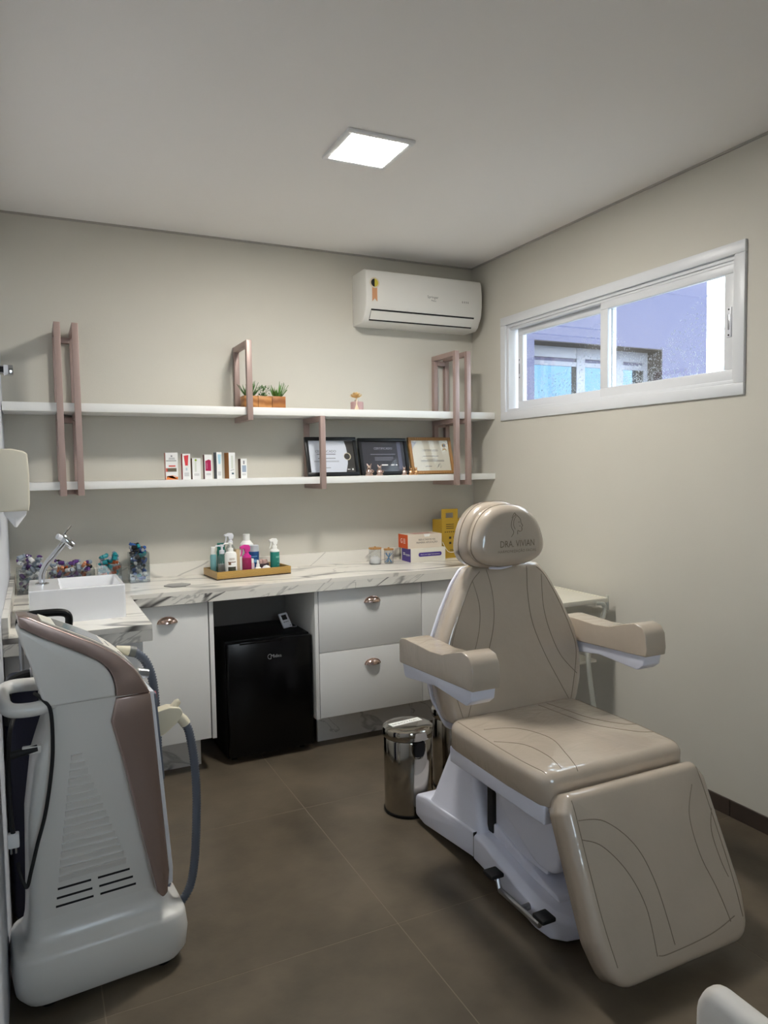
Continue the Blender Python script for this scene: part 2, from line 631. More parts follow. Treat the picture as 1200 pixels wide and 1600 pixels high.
# ceiling shadow gap as a solid bead; its shade is put into the grey
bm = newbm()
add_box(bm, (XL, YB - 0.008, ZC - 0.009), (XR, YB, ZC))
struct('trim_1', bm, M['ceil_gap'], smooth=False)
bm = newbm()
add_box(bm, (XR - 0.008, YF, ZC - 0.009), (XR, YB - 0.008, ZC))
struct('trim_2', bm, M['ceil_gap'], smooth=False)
# skirting on right wall in tiles
sk = newbm(); add_box(sk, (XR - 0.004, YF, 0.0), (XR, 3.36, 0.068))
skirt = struct('baseboard_right', sk, M['grout'], smooth=False)
for a, b in ((YF, 0.235), (0.235, 1.12), (1.12, 2.008), (2.008, 2.896), (2.896, 3.36)):
    bm = newbm(); add_box(bm, (XR - 0.011, a + 0.0015, 0.0005), (XR - 0.0035, b - 0.0015, 0.07), bevel=0.001, seg=1)
    finish('tile', bm, M['skirting'], skirt, smooth=False)
# unseen glazed door, added behind the photographer to bring in daylight
GX0, GX1, GZ1 = 0.25, 1.25, 2.15
def xframe(x0, x1, z0, z1, w, y0, y1):
    bm = newbm()
    for a, b in (((x0, y0, z0), (x1, y1, z0 + w)), ((x0, y0, z1 - w), (x1, y1, z1)), ((x0, y0, z0 + w), (x0 + w, y1, z1 - w)), ((x1 - w, y0, z0 + w), (x1, y1, z1 - w))):
        add_box(bm, a, b, 0.002)
    return bm
door = struct('added_door', xframe(GX0, GX1, 0.0, GZ1, 0.045, YF - 0.11, YF + 0.01), M['alu'], label='unseen white aluminium glazed door added to let in daylight')
leaf = finish('door_leaf', xframe(GX0 + 0.047, GX1 - 0.047, 0.047, GZ1 - 0.047, 0.07, YF - 0.06, YF - 0.02), M['alu'], door)
bm = newbm(); add_box(bm, (GX0 + 0.11, YF - 0.043, 1.05), (GX1 - 0.11, YF - 0.038, GZ1 - 0.11))
finish('pane', bm, M['glass'], leaf, smooth=False)
bm = newbm(); add_box(bm, (GX0 + 0.115, YF - 0.055, 0.115), (GX1 - 0.115, YF - 0.025, 1.05), 0.002)
finish('kick_panel', bm, M['alu'], leaf)  # opaque lower half of the added door, limits daylight low down
bm = newbm(); add_tube(bm, smooth_path([(1.165, YF - 0.02, 1.0), (1.165, YF + 0.03, 1.0), (1.07, YF + 0.035, 1.0)], 4), 0.009, 10)
finish('door_handle', bm, M['satin'], leaf)

# ------------------------------------------------------------------ window
CY0, CY1, CZ0, CZ1 = 1.975, 3.622, 1.727, 2.330
def frame_bm(y0, y1, z0, z1, w, x0, x1, bevel=0.002, wt=None, wb=None):
    bm = newbm()
    wt = wt or w; wb = wb or w
    for a, b in (((x0, y0, z0), (x1, y1, z0 + wb)), ((x0, y0, z1 - wt), (x1, y1, z1)), ((x0, y0, z0 + wb), (x1, y0 + w, z1 - wt)), ((x0, y1 - w, z0 + wb), (x1, y1, z1 - wt))):
        add_box(bm, a, b, bevel)
    return bm
win = struct('window_1', frame_bm(CY0, CY1, CZ0, CZ1, 0.048, XR - 0.012, XR + 0.004, 0.003), M['alu'], label='white aluminium sliding window casing')
finish('jamb_frame', frame_bm(WY0, WY1, WZ0, WZ1, 0.022, XR + 0.004, XR + 0.11), M['alu'], win)
for z in (WZ1 - 0.034, ):
    bm = newbm(); add_box(bm, (XR + 0.012, WY0 + 0.022, z), (XR + 0.045, WY1 - 0.022, z + 0.012), 0.001)
    finish('track', bm, M['alu'], win)
sash_n = finish('sash', frame_bm(WY0 + 0.02, 2.805, WZ0 + 0.016, WZ1 - 0.024, 0.05, XR + 0.014, XR + 0.040, 0.003, wt=0.045, wb=0.05), M['alu'], win)
sash_f = finish('sash', frame_bm(2.76, WY1 - 0.045, WZ0 + 0.016, WZ1 - 0.024, 0.046, XR + 0.052, XR + 0.078, 0.003, wt=0.045, wb=0.05), M['alu'], win)
def pane(sash, y0, y1, x):
    bm = newbm()
    add_box(bm, (x, y0, WZ0 + 0.06), (x + 0.004, y1, WZ1 - 0.064))
    finish('pane', bm, M['glass'], sash, smooth=False)
pane(sash_n, WY0 + 0.066, 2.758, XR + 0.025)
pane(sash_f, 2.803, WY1 - 0.088, XR + 0.063)
# rain drops on the outside of both panes
def drops(sash, y0, y1, x, n):
    bm = newbm()
    rnd = random.Random(int(y0 * 1000))
    for k in range(n):
        y = rnd.uniform(y0, y1)
        zz = WZ0 + 0.065 + (WZ1 - WZ0 - 0.135) * (rnd.random() ** 1.5) * (0.62 + 0.3 * math.sin(y * 9 + 1))
        r = rnd.choice((0.0011, 0.0014, 0.0018, 0.0023))
        h = r * rnd.uniform(1.0, 2.0)
        c = [bm.verts.new((x, y + r * math.cos(a), zz + h * math.sin(a))) for a in (0, PI / 3, 2 * PI / 3, PI, 4 * PI / 3, 5 * PI / 3)]
        t = bm.verts.new((x + r * 0.7, y, zz - 0.3 * h))
        for i in range(6):
            bm.faces.new((c[i], c[(i + 1) % 6], t))
        bm.faces.new(list(reversed(c)))
    o = finish('rain_drops', bm, M['drop'], sash)
    o['kind'] = 'stuff'
drops(sash_n, WY0 + 0.07, 2.75, XR + 0.0295, 1500)
drops(sash_f, 2.81, WY1 - 0.09, XR + 0.0675, 1100)
def latch(sash, y, x):
    bm = newbm(); add_box(bm, (x - 0.004, y - 0.011, 1.965), (x, y + 0.011, 2.085), 0.0035, 3)
    l = finish('latch', bm, M['white_plastic'], sash)
    bm = newbm(); add_box(bm, (x - 0.0055, y - 0.0045, 1.995), (x - 0.003, y + 0.0045, 2.055), 0.001)
    finish('latch_slot', bm, M['satin'], l)
    for z in (1.974, 2.076):
        bm = newbm(); add_cyl(bm, (x - 0.0055, y, z), (x - 0.003, y, z), 0.0035, 8)
        finish('screw', bm, M['darkslot'], l)
latch(sash_n, WY0 + 0.045, XR + 0.014)
latch(sash_f, WY1 - 0.066, XR + 0.052)
bm = newbm(); add_box(bm, (XR + 0.041, 2.770, WZ0 + 0.05), (XR + 0.052, 2.785, WZ1 - 0.05))
finish('brush_seal', bm, M['black'], win)

# ------------------------------------------------------------------ outside
nb = thing('neighbour_building', 'lavender rendered house wall seen through the window glass', 'building', (4.2, 4.95, -0.125))
NY = 4.8
wx0, wx1, wz0, wz1 = 3.69, 5.10, 1.2, 2.47
bm = newbm()
add_box(bm, (2.95, NY, -0.125), (wx0, NY + 0.3, 3.38))
add_box(bm, (wx1, NY, -0.125), (5.655, NY + 0.3, 3.38))
add_box(bm, (wx0, NY, wz1), (wx1, NY + 0.3, 3.38))
add_box(bm, (wx0, NY, -0.125), (wx1, NY + 0.3, wz0))
finish('wall', bm, M['lavender'], nb, smooth=False)
bm = newbm()
add_box(bm, (wx1 - 0.008, NY + 0.002, wz0), (wx1, NY + 0.19, wz1))
add_box(bm, (wx0, NY + 0.002, wz1 - 0.008), (wx1 - 0.008, NY + 0.19, wz1))
finish('reveal', bm, M['brown'], nb, smooth=False)
bm = newbm()
add_box(bm, (wx0, NY + 0.19, wz0), (wx1, NY + 0.26, wz1))
wb = finish('window_backing', bm, M['lavender'], nb, smooth=False)
bm = newbm()
for a, b in ((wx0, wx0 + 0.03), (4.27, 4.36), (4.72, 4.80), (wx1 - 0.05, wx1)):
    add_box(bm, (a, NY + 0.165, wz0), (b, NY + 0.19, wz1 - 0.008), 0.002)
for a, b in ((wz1 - 0.10, wz1 - 0.008), (wz1 - 0.17, wz1 - 0.13), (wz0, wz0 + 0.06)):
    add_box(bm, (wx0, NY + 0.17, a), (wx1, NY + 0.19, b), 0.002)
finish('window_frame', bm, flat('old_alu', 150, 152, 166), nb)
for a, b in ((wx0 + 0.03, 4.22), (4.36, 4.70), (4.80, 4.96)):
    bm = newbm(); add_box(bm, (a, NY + 0.178, wz0 + 0.06), (b, NY + 0.186, wz1 - 0.17))
    finish('pane', bm, M['outpane'], nb, smooth=False)
for a, b in ((4.22, 4.27), (4.96, 5.05)):
    bm = newbm(); add_box(bm, (a, NY + 0.178, wz0 + 0.06), (b, NY + 0.186, wz1 - 0.17))
    finish('dark_gap', bm, M['darkslot'], nb, smooth=False)
bm = newbm(); add_box(bm, (-22, -22, -0.3), (24, 22, -0.125))
g = struct('ground', bm, flat('paving', 150, 146, 140, 0.8), smooth=False)

# ------------------------------------------------------------------ ceiling LED panel
lx0, lx1, ly0, ly1 = 1.088, 1.364, 2.496, 2.771
lp = thing('ceiling_light', 'square white LED panel glowing in the ceiling', 'light', ((lx0 + lx1) / 2, (ly0 + ly1) / 2, ZC - 0.012))
bm = newbm()
for a, b in (((lx0, ly0), (lx1, ly0 + 0.022)), ((lx0, ly1 - 0.022), (lx1, ly1)), ((lx0, ly0 + 0.022), (lx0 + 0.022, ly1 - 0.022)), ((lx1 - 0.022, ly0 + 0.022), (lx1, ly1 - 0.022))):
    add_box(bm, (a[0], a[1], ZC - 0.012), (b[0], b[1], ZC), 0.002)
finish('frame', bm, M['whitepaint'], lp)
bm = newbm(); add_box(bm, (lx0 + 0.022, ly0 + 0.022, ZC - 0.010), (lx1 - 0.022, ly1 - 0.022, ZC - 0.002))
finish('diffuser', bm, M['led'], lp, smooth=False)

# ------------------------------------------------------------------ air conditioner
ax0, ax1 = 1.722, 2.492
ac = thing('air_conditioner', 'white split air conditioner mounted high in the corner', 'air conditioner', ((ax0 + ax1) / 2, YB, 2.28))
prof = [(0, 2.283), (0, 2.575), (0.160, 2.575), (0.180, 2.568), (0.190, 2.548), (0.196, 2.48), (0.196, 2.42), (0.190, 2.375), (0.182, 2.352),
        (0.150, 2.300), (0.125, 2.283)]
fr = lambda d, z, t: V(t, YB - d, z)
finish('body', prism_bm(prof, ax0, ax1, fr, 0.006, 3), M['ac'], ac)
# louvre flap with dark slots on the slanted lower front
pa, pb = V(0, YB - 0.1835, 2.356), V(0, YB - 0.146, 2.294)
dn = (pb - pa).normalized(); nr = V(0, dn.z, -dn.y)
if nr.y > 0: nr = -nr
def slant(name, x0, x1, s0, s1, h0, h1, m):
    bm = newbm()
    L = (pb - pa)
    c = []
    for x in (x0, x1):
        for s in (s0, s1):
            for h in (h0, h1):
                c.append(bm.verts.new(V(x, 0, 0) + pa + L * s + nr * h))
    for f in ((0, 1, 3, 2), (4, 6, 7, 5), (0, 4, 5, 1), (2, 3, 7, 6), (0, 2, 6, 4), (1, 5, 7, 3)):
        bm.faces.new([c[i] for i in f])
    return finish(name, bm, m, ac, smooth=False)
slant('louvre_slot', ax0 + 0.035, ax1 - 0.05, 0.02, 0.98, -0.004, 0.0012, M['darkslot'])
slant('louvre', ax0 + 0.037, ax1 - 0.052, 0.15, 0.85, -0.004, 0.004, M['ac'])
bm = text_bm('Springer', 0.022, (2.15, YB - 0.1967, 2.448), X, Z)
merge(bm, text_bm('Midea', 0.014, (2.155, YB - 0.1967, 2.428), X, Z))
finish('logo_print', bm, flat('logo_grey', 120, 120, 118), ac, smooth=False)
bm = quad_bm((2.35, YB - 0.1966, 2.436), X, Z, [(k * 0.013, -0.006, k * 0.013 + 0.004, 0.006) for k in range(4)])
finish('indicator_marks', bm, flat('logo_grey', 120, 120, 118), ac, smooth=False)
st = V(1.774, YB - 0.1975, 2.496)
circ = lambda r, a0=0, a1=2 * PI, n=24: [(r * math.cos(a0 + (a1 - a0) * k / n), r * math.sin(a0 + (a1 - a0) * k / n)) for k in range(n + (0 if a1 - a0 > 6.2 else 1))]
sq = finish('energy_seal', poly_bm(st + V(0, 0.0002, 0), X, Z, circ(0.030)), flat('seal_rim', 214, 200, 176), ac, smooth=False)
finish('seal_half', poly_bm(st - V(0, 0.0003, 0), X, Z, circ(0.022, PI / 2, 3 * PI / 2)), M['darkslot'], sq, smooth=False)
finish('seal_half', poly_bm(st - V(0, 0.0003, 0), X, Z, circ(0.022, -PI / 2, PI / 2)), flat('seal_yellow', 206, 190, 70), sq, smooth=False)
finish('seal_ribbon', poly_bm(st + V(0, 0.0006, 0), X, Z, [(-0.016, -0.024), (-0.016, -0.104), (0, -0.086), (0.016, -0.104), (0.016, -0.024)]), flat('seal_orange', 214, 158, 116), sq, smooth=False)

# ================================================================== SHELVES AND BRACKETS
SY = 3.694
s1 = tag(box('wall_shelf', (XL + 0.004, SY, 1.742), (XR - 0.002, YB - 0.001, 1.782), M['shelf'], bevel=0.0015), 'long white floating shelf, the upper of the two on the back wall', 'shelf', 'wall shelves')
s2 = tag(box('wall_shelf', (XL + 0.004, SY, 1.378), (XR - 0.002, YB - 0.001, 1.414), M['shelf'], bevel=0.0015), 'long white floating shelf, the lower of the two on the back wall', 'shelf', 'wall shelves')
BW = 0.028
def bracket(label, xs, z0, z1, mids=()):
    x0 = xs[0]
    t = thing('shelf_bracket', label, 'bracket', (sum(xs) / len(xs) + BW / 2, YB - 0.13, z0), 'rose shelf brackets')
    yf0, yf1 = SY - BW - 0.0005, SY - 0.0005
    for x in xs:
        box('front_post', (x, yf0, z0), (x + BW, yf1, z1), M['rose'], t, 0.0012)
        for nm, za, zb in (('top_bar', z1 - BW, z1), ('bottom_bar', z0, z0 + BW)):
            box(nm, (x, yf1, za), (x + BW, YB - 0.001, zb), M['rose'], t, 0.0012)
        for za, zb in mids[1] if mids else ((z0 + BW, z1 - BW),):
            box('back_post', (x, YB - BW - 0.001, za), (x + BW, YB - 0.001, zb), M['rose'], t, 0.0012)
        if mids and mids[0]:
            box('middle_bar', (x, yf1, mids[0] - BW), (x + BW, YB - 0.001, mids[0]), M['rose'], t, 0.0012)
        bm = newbm(); add_cyl(bm, (x + BW + 0.0005, YB - 0.015, z1 - 0.075), (x + BW - 0.001, YB - 0.015, z1 - 0.075), 0.004, 8)
        finish('screw', bm, M['darkslot'], t)
    if len(xs) == 2:
        for za in (z1 - 2 * BW, 1.7415 - BW - 0.012, z0):
            box('tie_bar', (xs[0] + BW, YB - BW - 0.001, za), (xs[1], YB - 0.001, za + BW), M['rose'], t, 0.0012)
    return t
bracket('double rose-metal shelf bracket at the left end of the shelves', (0.114, 0.190), 1.350, 2.147, (1.7415, ((1.4145, 1.7415 - BW), (1.7825, 2.147 - BW))))
bracket('single rose-metal loop bracket on the upper shelf beside the plants', (1.007,), 1.7135, 2.120, (None, ((1.7825, 2.12 - BW),)))
bracket('single rose-metal loop bracket under the upper shelf beside the left certificate', (1.402,), 1.3495, 1.7415, (None, ((1.4145, 1.7415 - BW),)))
bracket('double rose-metal shelf bracket at the right end beside the window', (2.247, 2.327), 1.350, 2.135, (1.7415, ((1.4145, 1.7415 - BW), (1.7825, 2.135 - BW))))

# ------------------------------------------------------------------ items on upper shelf
ZU, ZLW = 1.782, 1.414
pl = thing('succulent_planter', 'wooden three-cube planter with small green plants on the upper shelf', 'planter', (1.128, 3.80, ZU))
for k in range(3):
    x0 = 1.015 + k * 0.0765
    bm = newbm()
    for a, b in (((x0, 3.765, ZU), (x0 + 0.0745, 3.772, ZU + 0.066)), ((x0, 3.832, ZU), (x0 + 0.0745, 3.839, ZU + 0.066)), ((x0, 3.772, ZU), (x0 + 0.007, 3.832, ZU + 0.066)), ((x0 + 0.0675, 3.772, ZU), (x0 + 0.0745, 3.832, ZU + 0.066)), ((x0 + 0.007, 3.772, ZU), (x0 + 0.0675, 3.832, ZU + 0.052))):
        add_box(bm, a, b, 0.001)
    pot = finish('wooden_cube', bm, M['wood'] if k != 2 else M['wood_b'], pl)
    c = V(x0 + 0.037, 3.802, ZU + 0.05)
    rnd = random.Random(k + 3)
    if k != 1:
        for j in range(34):
            bm = newbm()
            a = rnd.uniform(0, 2 * PI); lean = rnd.uniform(0.1, 0.85); L = rnd.uniform(0.055, 0.095)
            d = V(math.cos(a) * math.sin(lean), math.sin(a) * math.sin(lean), math.cos(lean))
            s = V(-math.sin(a), math.cos(a), 0)
            w = 0.0055
            p0 = c + V(math.cos(a), math.sin(a), 0) * 0.008
            p1 = p0 + d * L * 0.5 + s * 0; p2 = p0 + d * L + V(0, 0, 0.006)
            th = d.cross(s) * 0.0012
            ring = lambda p, ww: [p - s * ww, p + th, p + s * ww, p - th]
            add_rings(bm, [ring(p0, w * 0.7), ring(p1, w), ring(p2, w * 0.08)])
            finish('leaf', bm, M['plant'] if k == 2 else M['plant_dark'], pot)
    else:
        bm = newbm()
        for j in range(9):
            a = rnd.uniform(0, 2 * PI)
            add_tube(bm, [c, c + V(math.cos(a) * 0.025, math.sin(a) * 0.02, rnd.uniform(0.03, 0.06))], 0.0011, 5)
        st_ = finish('stem', bm, M['plant_dark'], pot)
        for j in range(70):
            a, rr, h = rnd.uniform(0, 2 * PI), rnd.uniform(0.0, 0.036), rnd.uniform(0.006, 0.072)
            q = c + V(rr * math.cos(a), rr * math.sin(a) * 0.8, h)
            bm = newbm()
            n = V(rnd.uniform(-1, 1), rnd.uniform(-1, 0.2), rnd.uniform(0.2, 1)).normalized()
            e1 = n.orthogonal().normalized(); e2 = n.cross(e1)
            ring = [q + 0.0065 * math.cos(t * PI / 3) * e1 + 0.0045 * math.sin(t * PI / 3) * e2 for t in range(6)]
            add_rings(bm, [ring, [p + n * 0.0012 for p in ring]])
            finish('leaf', bm, M['plant_dark'], pot)

df = thing('reed_diffuser', 'pink ceramic diffuser pot with dried flower on the upper shelf', 'diffuser', (1.672, 3.79, ZU))
bm = newbm(); add_lathe(bm, [(0.034, ZU), (0.037, ZU + 0.003), (0.037, ZU + 0.046), (0.034, ZU + 0.05), (0.012, ZU + 0.05)], (1.672, 3.79, 0), 28)
finish('pot', bm, M['pinkjar'], df)
bm = newbm(); add_cyl(bm, (1.668, 3.79, ZU + 0.05), (1.668, 3.79, ZU + 0.062), 0.010, 14)
finish('collar', bm, M['copper'], df)
fl = newbm(); add_cyl(fl, (1.668, 3.79, ZU + 0.062), (1.668, 3.79, ZU + 0.075), 0.003, 6)
flo = finish('flower', fl, M['flower'], df)
rnd = random.Random(11)
for j in range(26):
    a = j * 2.399; ring_i = j / 26
    el = 0.15 + 1.2 * (1 - ring_i)
    d = V(math.cos(a) * math.cos(el), math.sin(a) * math.cos(el), math.sin(el) * 0.75)
    s = V(-math.sin(a), math.cos(a), 0)
    p0 = V(1.668, 3.79, ZU + 0.072)
    bm = newbm()
    nn = d.cross(s) * 0.001
    rg = lambda p, w: [p - s * w, p + nn, p + s * w, p - nn]
    add_rings(bm, [rg(p0, 0.002), rg(p0 + d * 0.024, 0.008), rg(p0 + d * 0.040 + V(0, 0, 0.004), 0.004)])
    finish('petal', bm, M['flower'], flo)
bm = newbm()
add_tube(bm, [(1.655, 3.752, ZU + 0.058), (1.652, 3.750, ZU + 0.036)], 0.003, 8)
for k in range(7):
    add_tube(bm, [(1.652, 3.750, ZU + 0.036), (1.640 + 0.004 * k, 3.750 - 0.002 * (k % 2), ZU + 0.002)], 0.0022, 6)
finish('tassel', bm, flat('tassel_cream', 226, 210, 180), df)

# ------------------------------------------------------------------ product boxes on lower shelf
def carton(label, x0, x1, h, d, rz, c_front, c_side, prints):
    y0 = 3.735
    piv = V(x0, y0, ZLW)
    t = thing('product_carton', label, 'box', ((x0 + x1) / 2, y0 + d / 2, ZLW), 'cartons on the lower shelf')
    R = Matrix.Rotation(rz, 3, 'Z')
    bm = newbm()
    add_box(bm, (x0, y0, ZLW), (x1, y0 + d, ZLW + h), 0.0005, 1, rz=rz, piv=piv)
    bm.faces.ensure_lookup_table()
    side_n = R @ V(-1, 0, 0)
    for f in bm.faces:
        f.normal_update()
        if abs(f.normal.dot(side_n)) > 0.9:
            f.material_index = 1
    finish('carton_body', bm, [c_front, c_side], t, smooth=False)
    w = x1 - x0
    o = piv + R @ V(0, -0.0004, 0)
    xd = R @ X
    for nm, poly, m in prints:
        pts = [(px * w, pz * h) for px, pz in poly]
        finish(nm, poly_bm(o, xd, Z, pts), m, t, smooth=False)
    return t
W_ = flat('carton_white', 236, 236, 234)
def rect(a, b, c, d): return [(a, b), (c, b), (c, d), (a, d)]
gr = flat('print_grey', 150, 150, 152)
def lines(y0, n, s=0.05):
    return [('text_line', rect(0.2, y0 - k * s, 0.8, y0 - k * s + s * 0.35), gr) for k in range(n)]
carton('white carton with orange base and dark stripe, leftmost on the lower shelf', 0.600, 0.660, 0.136, 0.035, 0.0, W_, flat('c_coral', 206, 130, 110),
       [('orange_base', rect(0.02, 0.01, 0.98, 0.11) + [(0.9, 0.14), (0.5, 0.16), (0.1, 0.14)], flat('c_orange', 240, 134, 66)), ('olive_band', rect(0.15, 0.30, 0.88, 0.43), flat('c_olive', 104, 94, 76)), ('red_band', rect(0.02, 0.30, 0.15, 0.43), flat('c_red', 214, 84, 66)), ('stripe', rect(0.05, 0.69, 0.88, 0.71), M['darkslot']), ('red_text', rect(0.25, 0.48, 0.8, 0.53), flat('c_red', 214, 84, 66)), ('emblem', [(0.5 + 0.08 * math.cos(a), 0.87 + 0.035 * math.sin(a)) for a in [k * PI / 5 for k in range(10)]], gr), ('text_line', rect(0.28, 0.79, 0.75, 0.81), gr), ('text_line', rect(0.25, 0.75, 0.78, 0.77), gr)])
carton('slim white carton with a red tube picture and red side', 0.683, 0.722, 0.130, 0.03, 0.05, W_, flat('c_crimson', 178, 48, 58),
       [('tube_print', [(0.18, 0.92), (0.78, 0.95), (0.68, 0.54), (0.34, 0.54)], flat('c_crim2', 214, 62, 70)), ('blue_print', rect(0.4, 0.35, 0.6, 0.46), flat('c_ice', 190, 206, 214))] + lines(0.24, 3))
carton('small white carton with a green dot and brown side', 0.731, 0.774, 0.107, 0.03, 0.06, W_, flat('c_brown', 120, 92, 66),
       [('green_dot', [(0.42 + 0.13 * math.cos(a), 0.91 + 0.055 * math.sin(a)) for a in [k * PI / 6 for k in range(12)]], flat('c_green', 150, 178, 60)), ('vial_print', rect(0.28, 0.36, 0.5, 0.84), flat('c_pale', 214, 218, 206))] + lines(0.24, 2))
carton('white carton with a magenta bottle picture', 0.793, 0.832, 0.125, 0.03, 0.06, W_, flat('c_maroon', 112, 40, 46),
       [('bottle_print', [(0.1, 0.34), (0.85, 0.33), (0.85, 0.76), (0.55, 0.80), (0.1, 0.74)], flat('c_magenta', 176, 24, 82)), ('gloss_print', rect(0.25, 0.42, 0.36, 0.70), flat('c_rose', 220, 150, 180))] + lines(0.22, 2))
carton('white carton with pale blue tube picture and grey side', 0.855, 0.885, 0.137, 0.032, 0.30, W_, flat('c_grey', 136, 146, 150),
       [('tube_print', [(0.2, 0.92), (0.85, 0.92), (0.72, 0.56), (0.34, 0.56)], flat('c_sky', 168, 208, 224))] + lines(0.24, 3))
carton('white carton with copper brown side and slim tube picture', 0.918, 0.960, 0.135, 0.036, 0.45, W_, flat('c_copper', 168, 112, 62),
       [('tube_print', rect(0.35, 0.38, 0.65, 0.88), flat('c_pale', 214, 218, 206)), ('swoosh', [(0.25, 0.32), (0.8, 0.36), (0.8, 0.34), (0.25, 0.30)], gr), ('code_print', rect(0.4, 0.16, 0.75, 0.23), flat('c_slate', 90, 110, 120))])
carton('short white carton with a blue grey jar picture, rightmost on the shelf', 0.980, 1.016, 0.103, 0.03, 0.22, W_, flat('c_dkbrown', 92, 62, 48),
       [('jar_print', rect(0.2, 0.32, 0.85, 0.66), flat('c_steel', 158, 172, 190)), ('lid_print', rect(0.38, 0.72, 0.62, 0.9), gr)] + lines(0.22, 2))

# ------------------------------------------------------------------ certificates
def certificate(label, xc, w, h, fm, pm, fw, content):
    y0 = 3.802
    lean = math.radians(15)
    t = thing('framed_certificate', label, 'picture frame', (xc, y0 + 0.03, ZLW), 'certificates leaning on the lower shelf')
    xd = X.copy(); yd = V(0, math.sin(lean), math.cos(lean)); nd = xd.cross(yd)   # nd points to the viewer (-y)
    o = V(xc, y0, ZLW + 0.0045)
    fr_ = lambda a, b, c: o + xd * a + yd * b + nd * c
    bm = newbm()
    for a0, b0, a1, b1 in ((-w / 2, 0, w / 2, fw), (-w / 2, h - fw, w / 2, h), (-w / 2, fw, -w / 2 + fw, h - fw), (w / 2 - fw, fw, w / 2, h - fw)):
        merge(bm, prism_bm([(a0, b0), (a1, b0), (a1, b1), (a0, b1)], -0.014, 0.004, fr_, 0.0015))
    finish('frame', bm, fm, t)
    finish('backing', prism_bm([(-w / 2 + fw, fw), (w / 2 - fw, fw), (w / 2 - fw, h - fw), (-w / 2 + fw, h - fw)], -0.011, -0.005, fr_), M['framebl'], t, smooth=False)
    pa_ = finish('paper', prism_bm([(-w / 2 + fw, fw), (w / 2 - fw, fw), (w / 2 - fw, h - fw), (-w / 2 + fw, h - fw)], -0.0049, -0.0042, fr_), pm, t, smooth=False)
    content(pa_, lambda a, b, c=-0.0038: fr_(a, b, c), xd, yd, nd)
    finish('glass', prism_bm([(-w / 2 + fw, fw), (w / 2 - fw, fw), (w / 2 - fw, h - fw), (-w / 2 + fw, h - fw)], -0.002, -0.001, fr_), M['picglass'], t, smooth=False)
    bm = prism_bm([(-0.03, 0.03), (0.03, 0.03), (0.02, 0.16), (-0.02, 0.16)], -0.018, -0.0145, fr_)
    finish('easel_back', bm, M['framebl'], t, smooth=False)
ink = flat('ink_grey', 84, 84, 90)
def c1(p, f, xd, yd, nd):
    fan = [(0.078, 0.0205), (0.136, 0.0205), (0.136, 0.2045), (0.082, 0.2045), (0.092, 0.165), (0.096, 0.12), (0.092, 0.07)]
    finish('dark_fan', poly_bm(f(0, 0, -0.0040), xd, yd, fan), flat('cert_dark', 58, 56, 54), p, smooth=False)
    finish('title', text_bm('CERTIFICADO', 0.020, f(-0.035, 0.142), xd, yd), ink, p, smooth=False)
    finish('text_line', quad_bm(f(-0.035, 0), xd, yd, [(-0.055, 0.124, 0.058, 0.128), (-0.05, 0.100, 0.055, 0.1035), (-0.075, 0.086, 0.075, 0.0875), (-0.075, 0.081, 0.075, 0.0825), (-0.02, 0.045, 0.02, 0.048)]), ink, p, smooth=False)
    finish('seal_rim', poly_bm(f(0.094, 0.112, -0.0036), xd, yd, circ(0.022)), flat('seal_cream', 214, 206, 180), p, smooth=False)
    finish('seal', poly_bm(f(0.092, 0.112, -0.0034), xd, yd, circ(0.018)), flat('cert_dark', 58, 56, 54), p, smooth=False)
    finish('emblem', quad_bm(f(0, 0), xd, yd, [(0.088, 0.033, 0.094, 0.039), (0.096, 0.034, 0.103, 0.038)]), M['matwhite'], p, smooth=False)
    finish('emblem', poly_bm(f(0.119, 0.036), xd, yd, [(0.008 * math.cos(k * PI / 4) * (1 if k % 2 else 0.5), 0.008 * math.sin(k * PI / 4) * (1 if k % 2 else 0.5)) for k in range(8)]), M['matwhite'], p, smooth=False)
certificate('black-framed certificate with white page and dark curved edge behind the bracket', 1.532, 0.310, 0.225, M['framebl'], flat('cert_white', 212, 216, 226), 0.019, c1)
def c2(p, f, xd, yd, nd):
    lt = flat('cert_light', 158, 160, 176)
    finish('title', text_bm('CERTIFICADO', 0.019, f(0.0, 0.158), xd, yd), lt, p, smooth=False)
    finish('text_line', quad_bm(f(0, 0), xd, yd, [(-0.085, 0.122, 0.075, 0.1245), (-0.06, 0.103, 0.06, 0.105), (-0.06, 0.095, 0.06, 0.097), (-0.06, 0.087, 0.05, 0.089)]), lt, p, smooth=False)
    finish('side_band', quad_bm(f(0, 0), xd, yd, [(0.092, 0.03, 0.116, 0.198)]), flat('cert_band', 92, 94, 116), p, smooth=False)
    finish('emblem', quad_bm(f(0, 0), xd, yd, [(-0.02, 0.055, 0.02, 0.062), (0.04, 0.055, 0.062, 0.061), (0.072, 0.054, 0.08, 0.062)]), M['matwhite'], p, smooth=False)
certificate('black-framed certificate with dark page between the other two frames', 1.858, 0.312, 0.220, M['framebl'], flat('cert_black', 44, 44, 54), 0.019, c2)
